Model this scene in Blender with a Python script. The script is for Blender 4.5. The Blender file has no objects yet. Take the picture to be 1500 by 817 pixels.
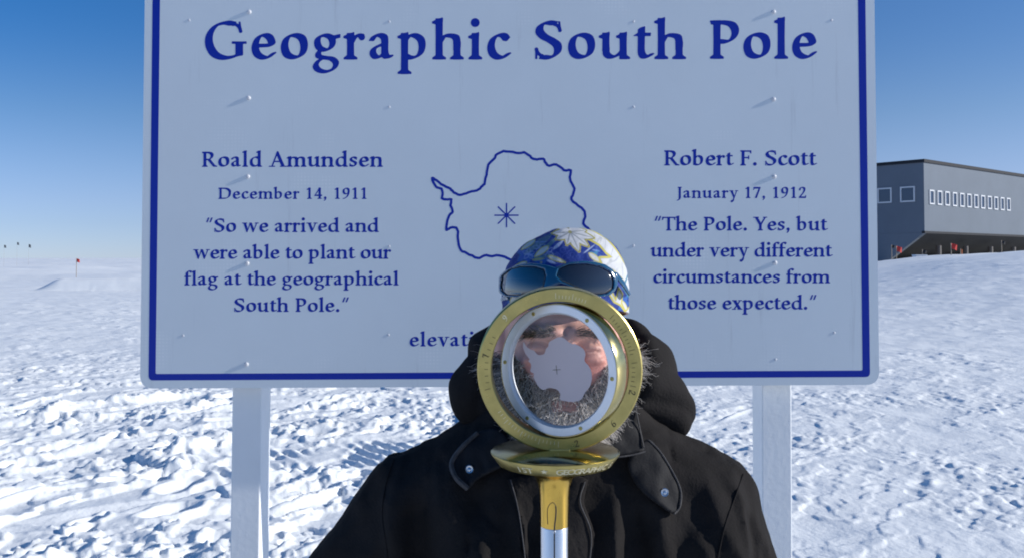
import bpy, bmesh, math, random
import numpy as np
from mathutils import Vector, Matrix

# ------------------------------------------------------------------ camera, sky, sun, exposure
sc = bpy.context.scene
F_PX, CX, CY = 1300.0, 750.0, 339.4          # focal length and principal point of the photograph (1500 x 817)
CAM_H, PITCH = 1.58, math.radians(1.7)
cam_d = bpy.data.cameras.new('camera'); cam = bpy.data.objects.new('camera', cam_d)
sc.collection.objects.link(cam); sc.camera = cam
cam.location = (0, 0, CAM_H); cam.rotation_euler = (math.pi/2+PITCH, 0, 0)
cam_d.sensor_width = 36; cam_d.lens = 36*F_PX/1500
cam_d.shift_y = -(408.5-CY)/1500
cam_d.clip_start = .05; cam_d.clip_end = 20000

SUN_EL, SUN_AZ = math.radians(22), math.radians(94)      # azimuth clockwise from +Y
SUN = Vector((math.cos(SUN_EL)*math.sin(SUN_AZ), math.cos(SUN_EL)*math.cos(SUN_AZ), math.sin(SUN_EL)))
w = bpy.data.worlds.new('World'); sc.world = w; w.use_nodes = True
nt = w.node_tree; nt.nodes.clear()
sky = nt.nodes.new('ShaderNodeTexSky'); sky.sky_type = 'NISHITA'; sky.sun_disc = False
sky.sun_elevation = SUN_EL; sky.sun_rotation = SUN_AZ
sky.altitude = 2000; sky.air_density = 1.0; sky.dust_density = 0.0; sky.ozone_density = 3.0
bg = nt.nodes.new('ShaderNodeBackground'); bg.inputs['Strength'].default_value = .15
out = nt.nodes.new('ShaderNodeOutputWorld')
hs = nt.nodes.new('ShaderNodeHueSaturation'); tcw = nt.nodes.new('ShaderNodeTexCoord'); sep = nt.nodes.new('ShaderNodeSeparateXYZ'); nt.links.new(tcw.outputs['Generated'], sep.inputs[0])
rs = nt.nodes.new('ShaderNodeMapRange'); rs.interpolation_type = 'SMOOTHSTEP'; rs.inputs['From Max'].default_value = .26; rs.inputs['To Min'].default_value = .62; rs.inputs['To Max'].default_value = 1.17
nt.links.new(sep.outputs['Z'], rs.inputs['Value'])
ma = nt.nodes.new('ShaderNodeMath'); ma.operation = 'MULTIPLY_ADD'; ma.use_clamp = False; ma.inputs[1].default_value = -.22   # paler towards the sun's side
nt.links.new(sep.outputs['X'], ma.inputs[0]); nt.links.new(rs.outputs[0], ma.inputs[2]); nt.links.new(ma.outputs[0], hs.inputs['Saturation'])
rp = nt.nodes.new('ShaderNodeValToRGB'); el = rp.color_ramp.elements; nt.links.new(sep.outputs['Z'], rp.inputs['Fac'])
el[0].position = 0; el[0].color = (.415, .495, .72, 1); el[1].position = .45; el[1].color = (.74, .80, .86, 1)
for ps, cl_ in ((.06, (.44, .50, .69, 1)), (.15, (.45, .54, .66, 1)), (.28, (.50, .61, .73, 1))):
    e_ = el.new(ps); e_.color = cl_
mm = nt.nodes.new('ShaderNodeMix'); mm.data_type = 'RGBA'; mm.blend_type = 'MULTIPLY'; mm.inputs['Factor'].default_value = 1
nt.links.new(sky.outputs[0], hs.inputs['Color']); nt.links.new(hs.outputs[0], mm.inputs[6]); nt.links.new(rp.outputs[0], mm.inputs[7]); nt.links.new(mm.outputs[2], bg.inputs[0]); nt.links.new(bg.outputs[0], out.inputs[0])
SKY_NT, SKY_TEX, SKY_BG = nt, sky, bg
sun_d = bpy.data.lights.new('sun', 'SUN'); sun_d.energy = 4.6; sun_d.angle = math.radians(.5); sun_d.color = (1, .965, .90)
sun = bpy.data.objects.new('sun', sun_d); sc.collection.objects.link(sun)
sun.rotation_euler = SUN.to_track_quat('Z', 'Y').to_euler()
sc.view_settings.view_transform = 'Standard'; sc.view_settings.look = 'None'
sc.view_settings.exposure = 0.15; sc.view_settings.gamma = 1
sc.render.engine = 'CYCLES'; sc.cycles.use_denoising = True
sc.cycles.filter_width = 1.9; sc.cycles.max_bounces = 8; sc.cycles.transparent_max_bounces = 12; sc.cycles.caustics_reflective = False; sc.cycles.caustics_refractive = False

# ------------------------------------------------------------------ helpers
rng = np.random.default_rng(7)
RT, FW, UP = np.array((1., 0, 0)), np.array((0, math.cos(PITCH), math.sin(PITCH))), np.array((0, -math.sin(PITCH), math.cos(PITCH)))
def ray(x, y): return FW+(x-CX)/F_PX*RT+(CY-y)/F_PX*UP
def at(x, y, Y):
    """the point of the place seen at a photograph pixel, at distance Y"""
    r = ray(x, y); return Vector(r*(Y/r[1]))+Vector((0, 0, CAM_H))
def px_of(Pn):
    """photograph pixel of points (n,3)"""
    q = np.asarray(Pn, float)-np.array((0, 0, CAM_H))
    d = q@FW
    return CX+F_PX*(q@RT)/d, CY-F_PX*(q@UP)/d

def link(o, parent=None):
    sc.collection.objects.link(o)
    if parent is not None: o.parent = parent
    return o
def tag(o, label=None, cat=None, group=None, kind=None):
    for k, v in (('label', label), ('category', cat), ('group', group), ('kind', kind)):
        if v: o[k] = v
    return o
def empty(name, loc=(0, 0, 0), rot=(0, 0, 0)):
    o = bpy.data.objects.new(name, None); o.location = loc; o.rotation_euler = rot; o.empty_display_size = .1
    return link(o)
def world_of(o):
    m = Matrix.LocRotScale(o.location, o.rotation_euler, o.scale)
    return world_of(o.parent) @ m if o.parent else m
def mesh_obj(name, V, Fc, mat, parent=None, smooth=True, col=None):
    """ONE mesh object; V in world coordinates, stored in the parent's space"""
    V = np.asarray(V, float).reshape(-1, 3)
    if parent is not None:
        M = np.array(world_of(parent).inverted()); V = V@M[:3, :3].T+M[:3, 3]
    me = bpy.data.meshes.new(name)
    if isinstance(Fc, np.ndarray):
        n, k = Fc.shape
        me.vertices.add(len(V)); me.vertices.foreach_set('co', V.astype(np.float32).ravel())
        me.loops.add(n*k); me.loops.foreach_set('vertex_index', Fc.astype(np.int32).ravel())
        me.polygons.add(n); me.polygons.foreach_set('loop_start', np.arange(0, n*k, k, dtype=np.int32))
        me.polygons.foreach_set('loop_total', np.full(n, k, np.int32))
        me.update(calc_edges=True)
    else:
        me.from_pydata(V.tolist(), [], Fc)
    me.validate()
    me.polygons.foreach_set('use_smooth', [smooth]*len(me.polygons))
    if col is not None:
        a = me.color_attributes.new('Col', 'FLOAT_COLOR', 'POINT')
        c = np.ones((len(V), 4), np.float32); c[:, :3] = col
        a.data.foreach_set('color', c.ravel())
    me.materials.append(mat)
    return link(bpy.data.objects.new(name, me), parent)

class MB:
    """collects simple shapes into one mesh"""
    def __init__(s): s.V, s.F = [], []
    def add(s, V, F):
        n = len(s.V); s.V += [tuple(v) for v in V]; s.F += [tuple(i+n for i in f) for f in F]; return s
    def box(s, c, d, M=None, bev=0.0):
        x, y, z = (k/2 for k in d)
        if bev <= 0:
            V = [(i*x, j*y, k*z) for i in (-1, 1) for j in (-1, 1) for k in (-1, 1)]
            F = [(0, 1, 3, 2), (4, 6, 7, 5), (0, 4, 5, 1), (2, 3, 7, 6), (0, 2, 6, 4), (1, 5, 7, 3)]
        else:
            bm = bmesh.new(); bmesh.ops.create_cube(bm, size=1)
            for v in bm.verts: v.co = (v.co.x*d[0], v.co.y*d[1], v.co.z*d[2])
            bmesh.ops.bevel(bm, geom=bm.edges[:], offset=bev, segments=2, affect='EDGES', profile=.5)
            V = [tuple(v.co) for v in bm.verts]; bm.verts.index_update(); F = [[v.index for v in f.verts] for f in bm.faces]; bm.free()
        P = [(Vector(v) if M is None else M @ Vector(v))+Vector(c) for v in V]
        return s.add(P, F)
    def tube(s, pts, r, n=8, cap=True):
        pts = [Vector(p) for p in pts]; r = r if hasattr(r, '__len__') else [r]*len(pts)
        V, Fs = [], []; up = None
        for i, p in enumerate(pts):
            t = (pts[min(i+1, len(pts)-1)]-pts[max(i-1, 0)]).normalized()
            if up is None: up = Vector((0, 0, 1)) if abs(t.z) < .9 else Vector((1, 0, 0))
            a = t.cross(up).normalized(); b = a.cross(t).normalized(); up = b
            for k in range(n):
                q = 2*math.pi*k/n; V.append(p+(a*math.cos(q)+b*math.sin(q))*r[i])
        m = len(pts)
        for i in range(m-1):
            for k in range(n):
                k2 = (k+1) % n; Fs.append((i*n+k, i*n+k2, (i+1)*n+k2, (i+1)*n+k))
        if cap: Fs += [tuple(range(n))[::-1], tuple((m-1)*n+k for k in range(n))]
        return s.add(V, Fs)
    def lathe(s, prof, n=64, M=None, closed=False):
        """prof: (radius, height) round the local Z axis; M places it"""
        V, Fs = [], []
        for r, z in prof:
            for k in range(n):
                q = 2*math.pi*k/n; V.append(Vector((r*math.cos(q), r*math.sin(q), z)))
        m = len(prof)
        for i in range(m if closed else m-1):
            j = (i+1) % m
            for k in range(n):
                k2 = (k+1) % n; Fs.append((i*n+k, i*n+k2, j*n+k2, j*n+k))
        if M is not None: V = [M @ v for v in V]
        return s.add(V, Fs)
    def build(s, name, mat, parent=None, smooth=False):
        V = np.array([tuple(v) for v in s.V])
        o = mesh_obj(name, V, s.F, mat, parent, smooth)
        bm = bmesh.new(); bm.from_mesh(o.data); bmesh.ops.recalc_face_normals(bm, faces=bm.faces); bm.to_mesh(o.data); bm.free()
        if smooth: o.data.set_sharp_from_angle(angle=math.radians(38))
        return o

def flat_mesh(loops, thick, M):
    """filled outlines (even-odd) with a thickness, placed by the matrix M: returns V, F"""
    cu = bpy.data.curves.new('outline', 'CURVE'); cu.dimensions = '2D'; cu.fill_mode = 'BOTH'; cu.extrude = thick/2
    for l in loops:
        sp = cu.splines.new('POLY'); sp.points.add(len(l)-1); sp.use_cyclic_u = True
        sp.points.foreach_set('co', np.hstack([np.array(l), np.zeros((len(l), 1)), np.ones((len(l), 1))]).ravel())
    ob = bpy.data.objects.new('outline', cu); sc.collection.objects.link(ob)
    dg = bpy.context.evaluated_depsgraph_get(); me = bpy.data.meshes.new_from_object(ob.evaluated_get(dg))
    V = np.array([tuple(M @ v.co) for v in me.vertices]).reshape(-1, 3); Fc = [tuple(p.vertices) for p in me.polygons]
    bpy.data.objects.remove(ob); bpy.data.curves.remove(cu); bpy.data.meshes.remove(me)
    return V, Fc

# noise
_perm = np.random.default_rng(3).permutation(256); _perm = np.concatenate([_perm, _perm, _perm[:2]])
_g3 = np.random.default_rng(4).normal(size=(256, 3)); _g3 /= np.linalg.norm(_g3, axis=1)[:, None]
def perlin(x, y, z=0.0):
    x, y, z = np.broadcast_arrays(np.asarray(x, float), np.asarray(y, float), np.asarray(z, float))
    xi, yi, zi = (np.floor(a).astype(np.int64) for a in (x, y, z))
    xf, yf, zf = x-xi, y-yi, z-zi
    f = lambda t: t*t*t*(t*(t*6-15)+10)
    u, v, ww = f(xf), f(yf), f(zf); r = 0
    for a in (0, 1):
        for b in (0, 1):
            for c in (0, 1):
                h = _perm[(_perm[(_perm[(xi+a) & 255]+yi+b) & 255]+zi+c) & 255]
                g = _g3[h]
                d = g[..., 0]*(xf-a)+g[..., 1]*(yf-b)+g[..., 2]*(zf-c)
                r = r+d*(u if a else 1-u)*(v if b else 1-v)*(ww if c else 1-ww)
    return r*1.5
def fbm(x, y, z=0.0, o=4, lac=2.1, g=.5):
    r = 0; a = 1.
    for k in range(o): r = r+a*perlin(np.asarray(x)+17.3*k, np.asarray(y)-9.1*k, z); x = np.asarray(x)*lac; y = np.asarray(y)*lac; z = np.asarray(z)*lac; a *= g
    return r

# signed-distance modelling
def sd_ell(P, c, r):
    q = (P-np.array(c))/np.array(r); k = np.sqrt((q*q).sum(-1)); k2 = np.sqrt(((q/np.array(r))**2).sum(-1))+1e-9
    return k*(k-1)/k2
def sd_cone(P, a, b, ra, rb):
    a, b = np.array(a, float), np.array(b, float); e = b-a
    t = np.clip(((P-a)@e)/(e@e), 0, 1)
    return np.sqrt(((P-a-t[..., None]*e)**2).sum(-1))-(ra+(rb-ra)*t)
def sm_un(a, b, k):
    h = np.clip(.5+.5*(b-a)/k, 0, 1); return b*(1-h)+a*h-k*h*(1-h)
def sm_sub(a, b, k): return -sm_un(-a, b, k)          # a without b
def grid(lo, hi, h):
    ax = [np.arange(l, u+h, h) for l, u in zip(lo, hi)]
    return np.stack(np.meshgrid(*ax, indexing='ij'), -1)
def surface_nets(Fd, lo, h):
    s = Fd < 0; n = np.array(Fd.shape)
    cnt = np.zeros(n-1, np.int8); sl = lambda o: tuple(slice(a, m-1+a) for a, m in zip(o, n))
    cs = [(a, b, c) for a in (0, 1) for b in (0, 1) for c in (0, 1)]
    for o in cs: cnt += s[sl(o)]
    act = (cnt > 0) & (cnt < 8); I = np.argwhere(act)
    idx = np.full(n-1, -1, np.int64); idx[act] = np.arange(len(I))
    pos = np.zeros((len(I), 3)); num = np.zeros(len(I))
    for o in cs:
        for ax in range(3):
            if o[ax]: continue
            o2 = list(o); o2[ax] = 1
            A, B = I+np.array(o), I+np.array(o2)
            fa, fb = Fd[tuple(A.T)], Fd[tuple(B.T)]
            m = (fa < 0) != (fb < 0); t = np.where(m, fa/np.where(m, fa-fb, 1), 0)
            q = np.array(o, float)+t[:, None]*(np.array(o2)-np.array(o)); pos[m] += q[m]; num[m] += 1
    V = np.array(lo)+h*(I+pos/num[:, None]); Q = []
    for ax in range(3):
        b, c = (ax+1) % 3, (ax+2) % 3
        a0 = [slice(None)]*3; a1 = [slice(None)]*3
        a0[ax] = slice(0, n[ax]-1); a1[ax] = slice(1, n[ax])
        for d in (b, c): a0[d] = slice(1, n[d]-1); a1[d] = slice(1, n[d]-1)
        s0, s1 = s[tuple(a0)], s[tuple(a1)]
        E = np.argwhere(s0 != s1)
        if not len(E): continue
        ins = s0[tuple(E.T)]; E = E.copy(); E[:, b] += 1; E[:, c] += 1
        def cell(db, dc):
            K = E.copy(); K[:, b] += db; K[:, c] += dc; return idx[tuple(K.T)]
        q = np.stack([cell(-1, -1), cell(0, -1), cell(0, 0), cell(-1, 0)], 1)
        q[~ins] = q[~ins][:, ::-1]; Q.append(q)
    return V, np.vstack(Q)

# materials
def lin(r, g, b):
    f = lambda c: ((c/255+.055)/1.055)**2.4 if c > 10.3 else c/255/12.92
    return (f(r), f(g), f(b), 1)
def mat(name, col=(.5, .5, .5), rough=.6, metal=0.0, spec=.5, var=0.0, vscale=8.0, bump=0.0, bscale=60.0, rvar=0.0, attr=False, sss=0.0, coat=0.0, aniso=None):
    m = bpy.data.materials.new(name); m.use_nodes = True; t = m.node_tree; b = t.nodes['Principled BSDF']
    col = tuple(col)[:3]+(1,)
    b.inputs['Base Color'].default_value = col; b.inputs['Roughness'].default_value = rough
    b.inputs['Metallic'].default_value = metal; b.inputs['Specular IOR Level'].default_value = spec
    b.inputs['Coat Weight'].default_value = coat
    tc = t.nodes.new('ShaderNodeTexCoord')
    src = None
    if attr:
        a = t.nodes.new('ShaderNodeVertexColor'); a.layer_name = 'Col'; src = a.outputs['Color']
    if var:
        nz = t.nodes.new('ShaderNodeTexNoise'); nz.inputs['Scale'].default_value = vscale; nz.inputs['Detail'].default_value = 6; nz.inputs['Roughness'].default_value = .6
        t.links.new(tc.outputs['Object'], nz.inputs['Vector'])
        rm = t.nodes.new('ShaderNodeMapRange'); rm.inputs['From Min'].default_value = .25; rm.inputs['From Max'].default_value = .75
        rm.inputs['To Min'].default_value = 1-var; rm.inputs['To Max'].default_value = 1+var
        t.links.new(nz.outputs['Fac'], rm.inputs['Value'])
        mx = t.nodes.new('ShaderNodeVectorMath'); mx.operation = 'SCALE'
        if src is None: mx.inputs[0].default_value = col[:3]
        else: t.links.new(src, mx.inputs[0])
        t.links.new(rm.outputs[0], mx.inputs['Scale']); src = mx.outputs[0]
    if src is not None: t.links.new(src, b.inputs['Base Color'])
    if rvar:
        nz = t.nodes.new('ShaderNodeTexNoise'); nz.inputs['Scale'].default_value = vscale*2.7; nz.inputs['Detail'].default_value = 5
        t.links.new(tc.outputs['Object'], nz.inputs['Vector'])
        rm = t.nodes.new('ShaderNodeMapRange'); rm.inputs['From Min'].default_value = .3; rm.inputs['From Max'].default_value = .7
        rm.inputs['To Min'].default_value = max(.02, rough-rvar); rm.inputs['To Max'].default_value = min(1, rough+rvar)
        t.links.new(nz.outputs['Fac'], rm.inputs['Value']); t.links.new(rm.outputs[0], b.inputs['Roughness'])
    if bump:
        nz = t.nodes.new('ShaderNodeTexNoise'); nz.inputs['Scale'].default_value = bscale; nz.inputs['Detail'].default_value = 6
        t.links.new(tc.outputs['Object'], nz.inputs['Vector'])
        bp = t.nodes.new('ShaderNodeBump'); bp.inputs['Strength'].default_value = 1; bp.inputs['Distance'].default_value = bump
        t.links.new(nz.outputs['Fac'], bp.inputs['Height']); t.links.new(bp.outputs[0], b.inputs['Normal'])
    if sss:
        b.inputs['Subsurface Weight'].default_value = sss; b.inputs['Subsurface Radius'].default_value = (1, .35, .2); b.inputs['Subsurface Scale'].default_value = .006
    return m
# ------------------------------------------------------------------ lettering: a bold old-style serif drawn with a broad nib
def catmull(pts, closed=False, n=8):
    pts = np.array(pts, float)
    if closed:
        q = np.vstack([pts[-1], pts, pts[0], pts[1]])
    else:
        q = np.vstack([2*pts[0]-pts[1], pts, 2*pts[-1]-pts[-2]])
    out = []
    for i in range(1, len(q)-2):
        p0, p1, p2, p3 = q[i-1], q[i], q[i+1], q[i+2]
        for k in range(n):
            t = k/n
            out.append(.5*((2*p1)+(-p0+p2)*t+(2*p0-5*p1+4*p2-p3)*t*t+(-p0+3*p1-3*p2+p3)*t**3))
    out.append(q[-2])
    return np.array(out)

def seg_dist(X, Y, P):
    d = np.full(X.shape, 1e9)
    for a, b in zip(P[:-1], P[1:]):
        e = b-a; L = e@e+1e-12
        t = np.clip(((X-a[0])*e[0]+(Y-a[1])*e[1])/L, 0, 1)
        d = np.minimum(d, (X-a[0]-t*e[0])**2+(Y-a[1]-t*e[1])**2)
    return np.sqrt(d)

def poly_sdf(X, Y, P):
    P = np.array(P, float); Q = np.vstack([P, P[:1]])
    d = seg_dist(X, Y, Q)
    ins = np.zeros(X.shape, bool)
    for a, b in zip(Q[:-1], Q[1:]):
        c = (a[1] > Y) != (b[1] > Y)
        with np.errstate(divide='ignore', invalid='ignore'):
            xi = a[0]+(Y-a[1])*(b[0]-a[0])/(b[1]-a[1])
        ins ^= c & (X < xi)
    return np.where(ins, -d, d)

NA, NB, NT = .060, .019, math.radians(24)
def nib(pts, closed=False, a=NA, b=NB, th=NT, smooth=True):
    return ('nib', catmull(pts, closed) if smooth else np.array(pts, float), a, b, th)
def poly(*pts): return ('poly', pts)
def dot(x, y, r): return ('dot', (x, y), r)
S2 = .060                                     # half of a stem
def stem(x, y0, y1, bot='lr', top='', w=S2, e=.058, t=.030):
    out = [poly((x-w, y0), (x+w, y0), (x+w*.94, (y0+y1)/2), (x+w, y1), (x-w, y1), (x-w*.94, (y0+y1)/2))]
    def slab(y, s, sides):
        l = x-w-(e if 'l' in sides else 0); r = x+w+(e if 'r' in sides else 0)
        return poly((l, y), (r, y), (r, y+s*t*.8), (x+w, y+s*t*2.1), (x-w, y+s*t*2.1), (l, y+s*t*.8))
    if bot: out.append(slab(y0, 1, bot))
    if top == 'flag': out.append(poly((x-w-.062, y1-.052), (x+w, y1+.018), (x+w, y1-.04), (x-w, y1-.095), (x-w-.062, y1-.080)))
    elif top: out.append(slab(y1, -1, top))
    return out
XH, CH, AH, DH = .468, .685, .735, -.265
def bar(x0, y0, x1, y1, h=.024): return nib([(x0, y0), (x1, y1)], smooth=False, a=h, b=h, th=0)
def arch(x0, x1): return nib([(x0+.01, .30), (x0+.075, .40), (x0+.15, .432), (x1-.035, .405), (x1, .31), (x1, .20)], a=.056)
G = {}
G['a'] = (.50, [nib([(.09, .365), (.14, .420), (.22, .440), (.295, .405), (.315, .33), (.315, .12), (.345, .045), (.41, .045)], a=.056),
                nib([(.315, .275), (.215, .245), (.115, .185), (.10, .10), (.155, .035), (.235, .05), (.31, .11)], a=.052), dot(.095, .37, .036)])
G['b'] = (.58, stem(.125, .02, AH, '', 'flag')+[nib([(.14, .33), (.21, .415), (.30, .435), (.405, .365), (.435, .235), (.395, .095), (.29, .028), (.20, .028), (.125, .06)], a=.056)])
G['c'] = (.455, [nib([(.375, .37), (.325, .43), (.245, .438), (.14, .375), (.095, .235), (.13, .10), (.225, .03), (.32, .035), (.395, .085)]), dot(.365, .375, .042)])
G['d'] = (.60, stem(.455, .0, AH, 'r', 'flag')+[nib([(.44, .385), (.36, .435), (.27, .435), (.145, .365), (.10, .225), (.135, .09), (.235, .028), (.34, .045), (.44, .13)], a=.056)])
G['e'] = (.50, [nib([(.13, .245), (.33, .250), (.405, .275), (.36, .395), (.265, .44), (.155, .39), (.098, .245), (.13, .10), (.235, .028), (.335, .035), (.42, .095)], a=.056, b=.017)])
G['f'] = (.36, stem(.145, 0, .62, 'lr', '')+[nib([(.145, .56), (.165, .66), (.225, .715), (.30, .715), (.345, .685)], a=.05), dot(.338, .675, .042), poly((.025, .42), (.33, .42), (.34, .468), (.035, .468))])
G['g'] = (.545, [nib([(.245, .435), (.13, .39), (.105, .30), (.145, .205), (.245, .165), (.35, .21), (.385, .30), (.35, .395)], closed=True, a=.052),
                 nib([(.19, .18), (.125, .115), (.135, .05), (.24, .025), (.37, .005), (.445, -.075), (.40, -.175), (.26, -.23), (.13, -.20), (.075, -.125), (.115, -.045), (.20, .012)], a=.048),
                 poly((.33, .41), (.52, .45), (.52, .395), (.38, .36))])
G['h'] = (.605, stem(.13, 0, AH, 'lr', 'flag')+stem(.455, 0, .30, 'lr')+[arch(.13, .455)])
G['i'] = (.305, stem(.15, 0, XH, 'lr', 'flag')+[dot(.148, .665, .073)])
G['l'] = (.305, stem(.15, 0, AH, 'lr', 'flag'))
G['m'] = (.89, stem(.13, 0, XH, 'lr', 'flag')+stem(.44, 0, .30, 'lr')+stem(.75, 0, .30, 'lr')+[arch(.13, .44), arch(.44, .75)])
G['n'] = (.60, stem(.13, 0, XH, 'lr', 'flag')+stem(.455, 0, .30, 'lr')+[arch(.13, .455)])
G['o'] = (.555, [nib([(.275, .438), (.145, .385), (.098, .235), (.145, .085), (.275, .03), (.41, .085), (.455, .235), (.41, .385)], closed=True)])
G['p'] = (.605, stem(.14, DH, XH, 'lr', 'flag')+[nib([(.15, .34), (.225, .42), (.32, .435), (.43, .365), (.46, .235), (.42, .095), (.31, .03), (.22, .03), (.15, .06)], a=.056)])
G['r'] = (.405, stem(.13, 0, XH, 'lr', 'flag')+[nib([(.15, .30), (.20, .385), (.265, .435), (.325, .425)], a=.05), dot(.335, .40, .052)])
G['s'] = (.425, [nib([(.33, .385), (.27, .432), (.185, .435), (.115, .385), (.12, .30), (.20, .25), (.29, .205), (.32, .13), (.27, .05), (.18, .028), (.09, .065)], a=.052), poly((.325, .44), (.355, .44), (.365, .33), (.33, .33)), poly((.055, .02), (.09, .02), (.085, .145), (.05, .145))])
G['t'] = (.365, [nib([(.155, .55), (.155, .30), (.155, .13), (.19, .05), (.25, .035), (.325, .07)], a=.056), poly((.02, .42), (.10, .468), (.215, .585), (.215, .468), (.325, .468), (.32, .42))])
G['u'] = (.605, stem(.14, .15, XH, '', 'flag')+stem(.455, 0, XH, 'r', 'flag')+[nib([(.14, .18), (.15, .09), (.22, .035), (.31, .045), (.40, .105), (.45, .16)], a=.054)])
G['v'] = (.555, [poly((.075, XH), (.20, XH), (.325, .135), (.43, XH), (.48, XH), (.29, -.01), (.25, -.01)), poly((.01, XH), (.255, XH), (.255, .442), (.01, .442)), poly((.36, XH), (.55, XH), (.55, .442), (.36, .442))])
G['w'] = (.83, [poly((.07, XH), (.19, XH), (.29, .13), (.385, XH), (.43, XH), (.265, -.01), (.225, -.01)), poly((.365, XH), (.475, XH), (.595, .135), (.70, XH), (.745, XH), (.565, -.01), (.525, -.01)), poly((.01, XH), (.25, XH), (.25, .442), (.01, .442)), poly((.64, XH), (.815, XH), (.815, .442), (.64, .442))])
G['x'] = (.51, [poly((.04, XH), (.19, XH), (.475, 0), (.32, 0)), poly((.385, XH), (.435, XH), (.125, 0), (.07, 0)), poly((.01, XH), (.235, XH), (.235, .442), (.01, .442)), poly((.315, XH), (.49, XH), (.49, .442), (.315, .442)), poly((.01, 0), (.185, 0), (.185, .026), (.01, .026)), poly((.275, 0), (.505, 0), (.505, .026), (.275, .026))])
G['y'] = (.555, [poly((.075, XH), (.20, XH), (.33, .115), (.43, XH), (.48, XH), (.325, .0), (.25, -.18), (.20, -.15), (.27, .0)), dot(.165, -.205, .06), nib([(.17, -.235), (.235, -.19), (.28, -.09)], a=.03, b=.03), poly((.01, XH), (.255, XH), (.255, .442), (.01, .442)), poly((.36, XH), (.55, XH), (.55, .442), (.36, .442))])
G['A'] = (.775, [poly((.315, .60), (.36, .70), (.41, .70), (.70, 0), (.56, 0)), poly((.36, .70), (.41, .70), (.155, 0), (.105, 0)), poly((.20, .215), (.56, .215), (.545, .262), (.22, .262)), poly((.0, 0), (.265, 0), (.265, .03), (.0, .03)), poly((.49, 0), (.775, 0), (.775, .03), (.49, .03))])
G['D'] = (.83, stem(.165, 0, CH, 'l', 'l')+[nib([(.12, .655), (.35, .655), (.54, .63), (.695, .51), (.715, .345), (.665, .155), (.52, .045), (.35, .028), (.12, .03)], a=.064)])
G['F'] = (.56, stem(.165, 0, CH, 'lr', 'l')+[poly((.06, CH), (.525, CH), (.525, .555), (.49, .555), (.46, .635), (.06, .635)), poly((.18, .33), (.40, .33), (.40, .28), (.43, .28), (.43, .45), (.40, .45), (.395, .378), (.18, .378))])
G['G'] = (.83, [dot(.56, .642, .034), nib([(.70, .50), (.675, .575), (.62, .625), (.54, .65)], a=.026), nib([(.55, .645), (.42, .662), (.245, .605), (.135, .455), (.125, .27), (.215, .10), (.37, .025), (.53, .035), (.665, .085)], a=.062)]+[poly((.61, .05), (.735, .075), (.735, .285), (.61, .285)), poly((.545, .285), (.80, .285), (.80, .315), (.545, .315)), poly((.668, .675), (.690, .675), (.712, .49), (.690, .49))])
G['J'] = (.33, stem(.18, .02, CH, '', 'lr')+[nib([(.18, .08), (.17, -.03), (.12, -.11), (.05, -.135)], a=.056)])
G['P'] = (.605, stem(.165, 0, CH, 'lr', 'l')+[nib([(.12, .655), (.30, .655), (.44, .615), (.50, .50), (.46, .375), (.34, .305), (.20, .315)], a=.060)])
G['R'] = (.715, stem(.165, 0, CH, 'lr', 'l')+[nib([(.12, .655), (.30, .655), (.43, .62), (.485, .52), (.44, .405), (.33, .335), (.18, .33)], a=.060), poly((.26, .34), (.39, .36), (.61, .065), (.70, .03), (.70, 0), (.535, 0))])
G['S'] = (.605, [dot(.415, .640, .036), dot(.185, .042, .036), nib([(.515, .51), (.485, .585), (.40, .645)], a=.026), nib([(.08, .18), (.115, .10), (.20, .035)], a=.026), nib([(.40, .645), (.285, .66), (.165, .605), (.14, .50), (.22, .405), (.36, .33), (.465, .24), (.46, .11), (.34, .025), (.20, .032)], a=.064), poly((.488, .675), (.510, .675), (.530, .50), (.508, .50)), poly((.068, .0), (.092, .0), (.092, .19), (.068, .19))])
G['T'] = (.665, stem(.335, 0, CH, 'lr', '')+[poly((.025, CH), (.645, CH), (.655, .535), (.62, .535), (.585, .635), (.085, .635), (.05, .535), (.015, .535))])
G['Y'] = (.665, stem(.345, 0, .32, 'lr')+[poly((.06, CH), (.205, CH), (.375, .36), (.405, .29), (.285, .29)), poly((.56, CH), (.615, CH), (.405, .30), (.34, .33)), poly((.0, CH), (.265, CH), (.265, .655), (.0, .655)), poly((.475, CH), (.67, CH), (.67, .655), (.475, .655))])
G['1'] = (.50, stem(.26, 0, .69, 'lr', '', e=.075)+[poly((.10, .60), (.10, .565), (.20, .575), (.20, .69), (.28, .69))])
G['2'] = (.50, [nib([(.085, .52), (.13, .625), (.23, .66), (.345, .61), (.365, .49), (.30, .34), (.19, .19), (.09, .07)], a=.052), poly((.04, 0), (.45, 0), (.465, .16), (.43, .16), (.405, .085), (.06, .085)), dot(.095, .52, .045)])
G['4'] = (.50, [poly((.27, .69), (.395, .69), (.395, 0), (.27, 0)), poly((.03, .18), (.30, .69), (.36, .66), (.10, .255)), poly((.03, .18), (.47, .18), (.47, .25), (.03, .25)), poly((.205, 0), (.46, 0), (.46, .028), (.205, .028))])
G['7'] = (.50, [poly((.055, .68), (.46, .68), (.46, .64), (.24, 0), (.13, 0), (.36, .585), (.09, .585), (.07, .50), (.04, .50))])
G['9'] = (.50, [nib([(.25, .66), (.13, .60), (.095, .46), (.145, .34), (.245, .305), (.36, .36), (.40, .49), (.36, .61)], closed=True, a=.054), nib([(.40, .46), (.38, .30), (.30, .14), (.19, .05), (.09, .02)], a=.05)])
G['.'] = (.27, [dot(.13, .062, .075)])
G[','] = (.27, [dot(.13, .065, .070), poly((.10, .02), (.20, .06), (.17, -.05), (.09, -.13), (.065, -.11), (.115, -.04))])
G['"'] = (.44, [poly((.09, .50), (.15, .50), (.235, .73), (.175, .73)), poly((.25, .50), (.31, .50), (.395, .73), (.335, .73))])
G[' '] = (.27, [])

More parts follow.
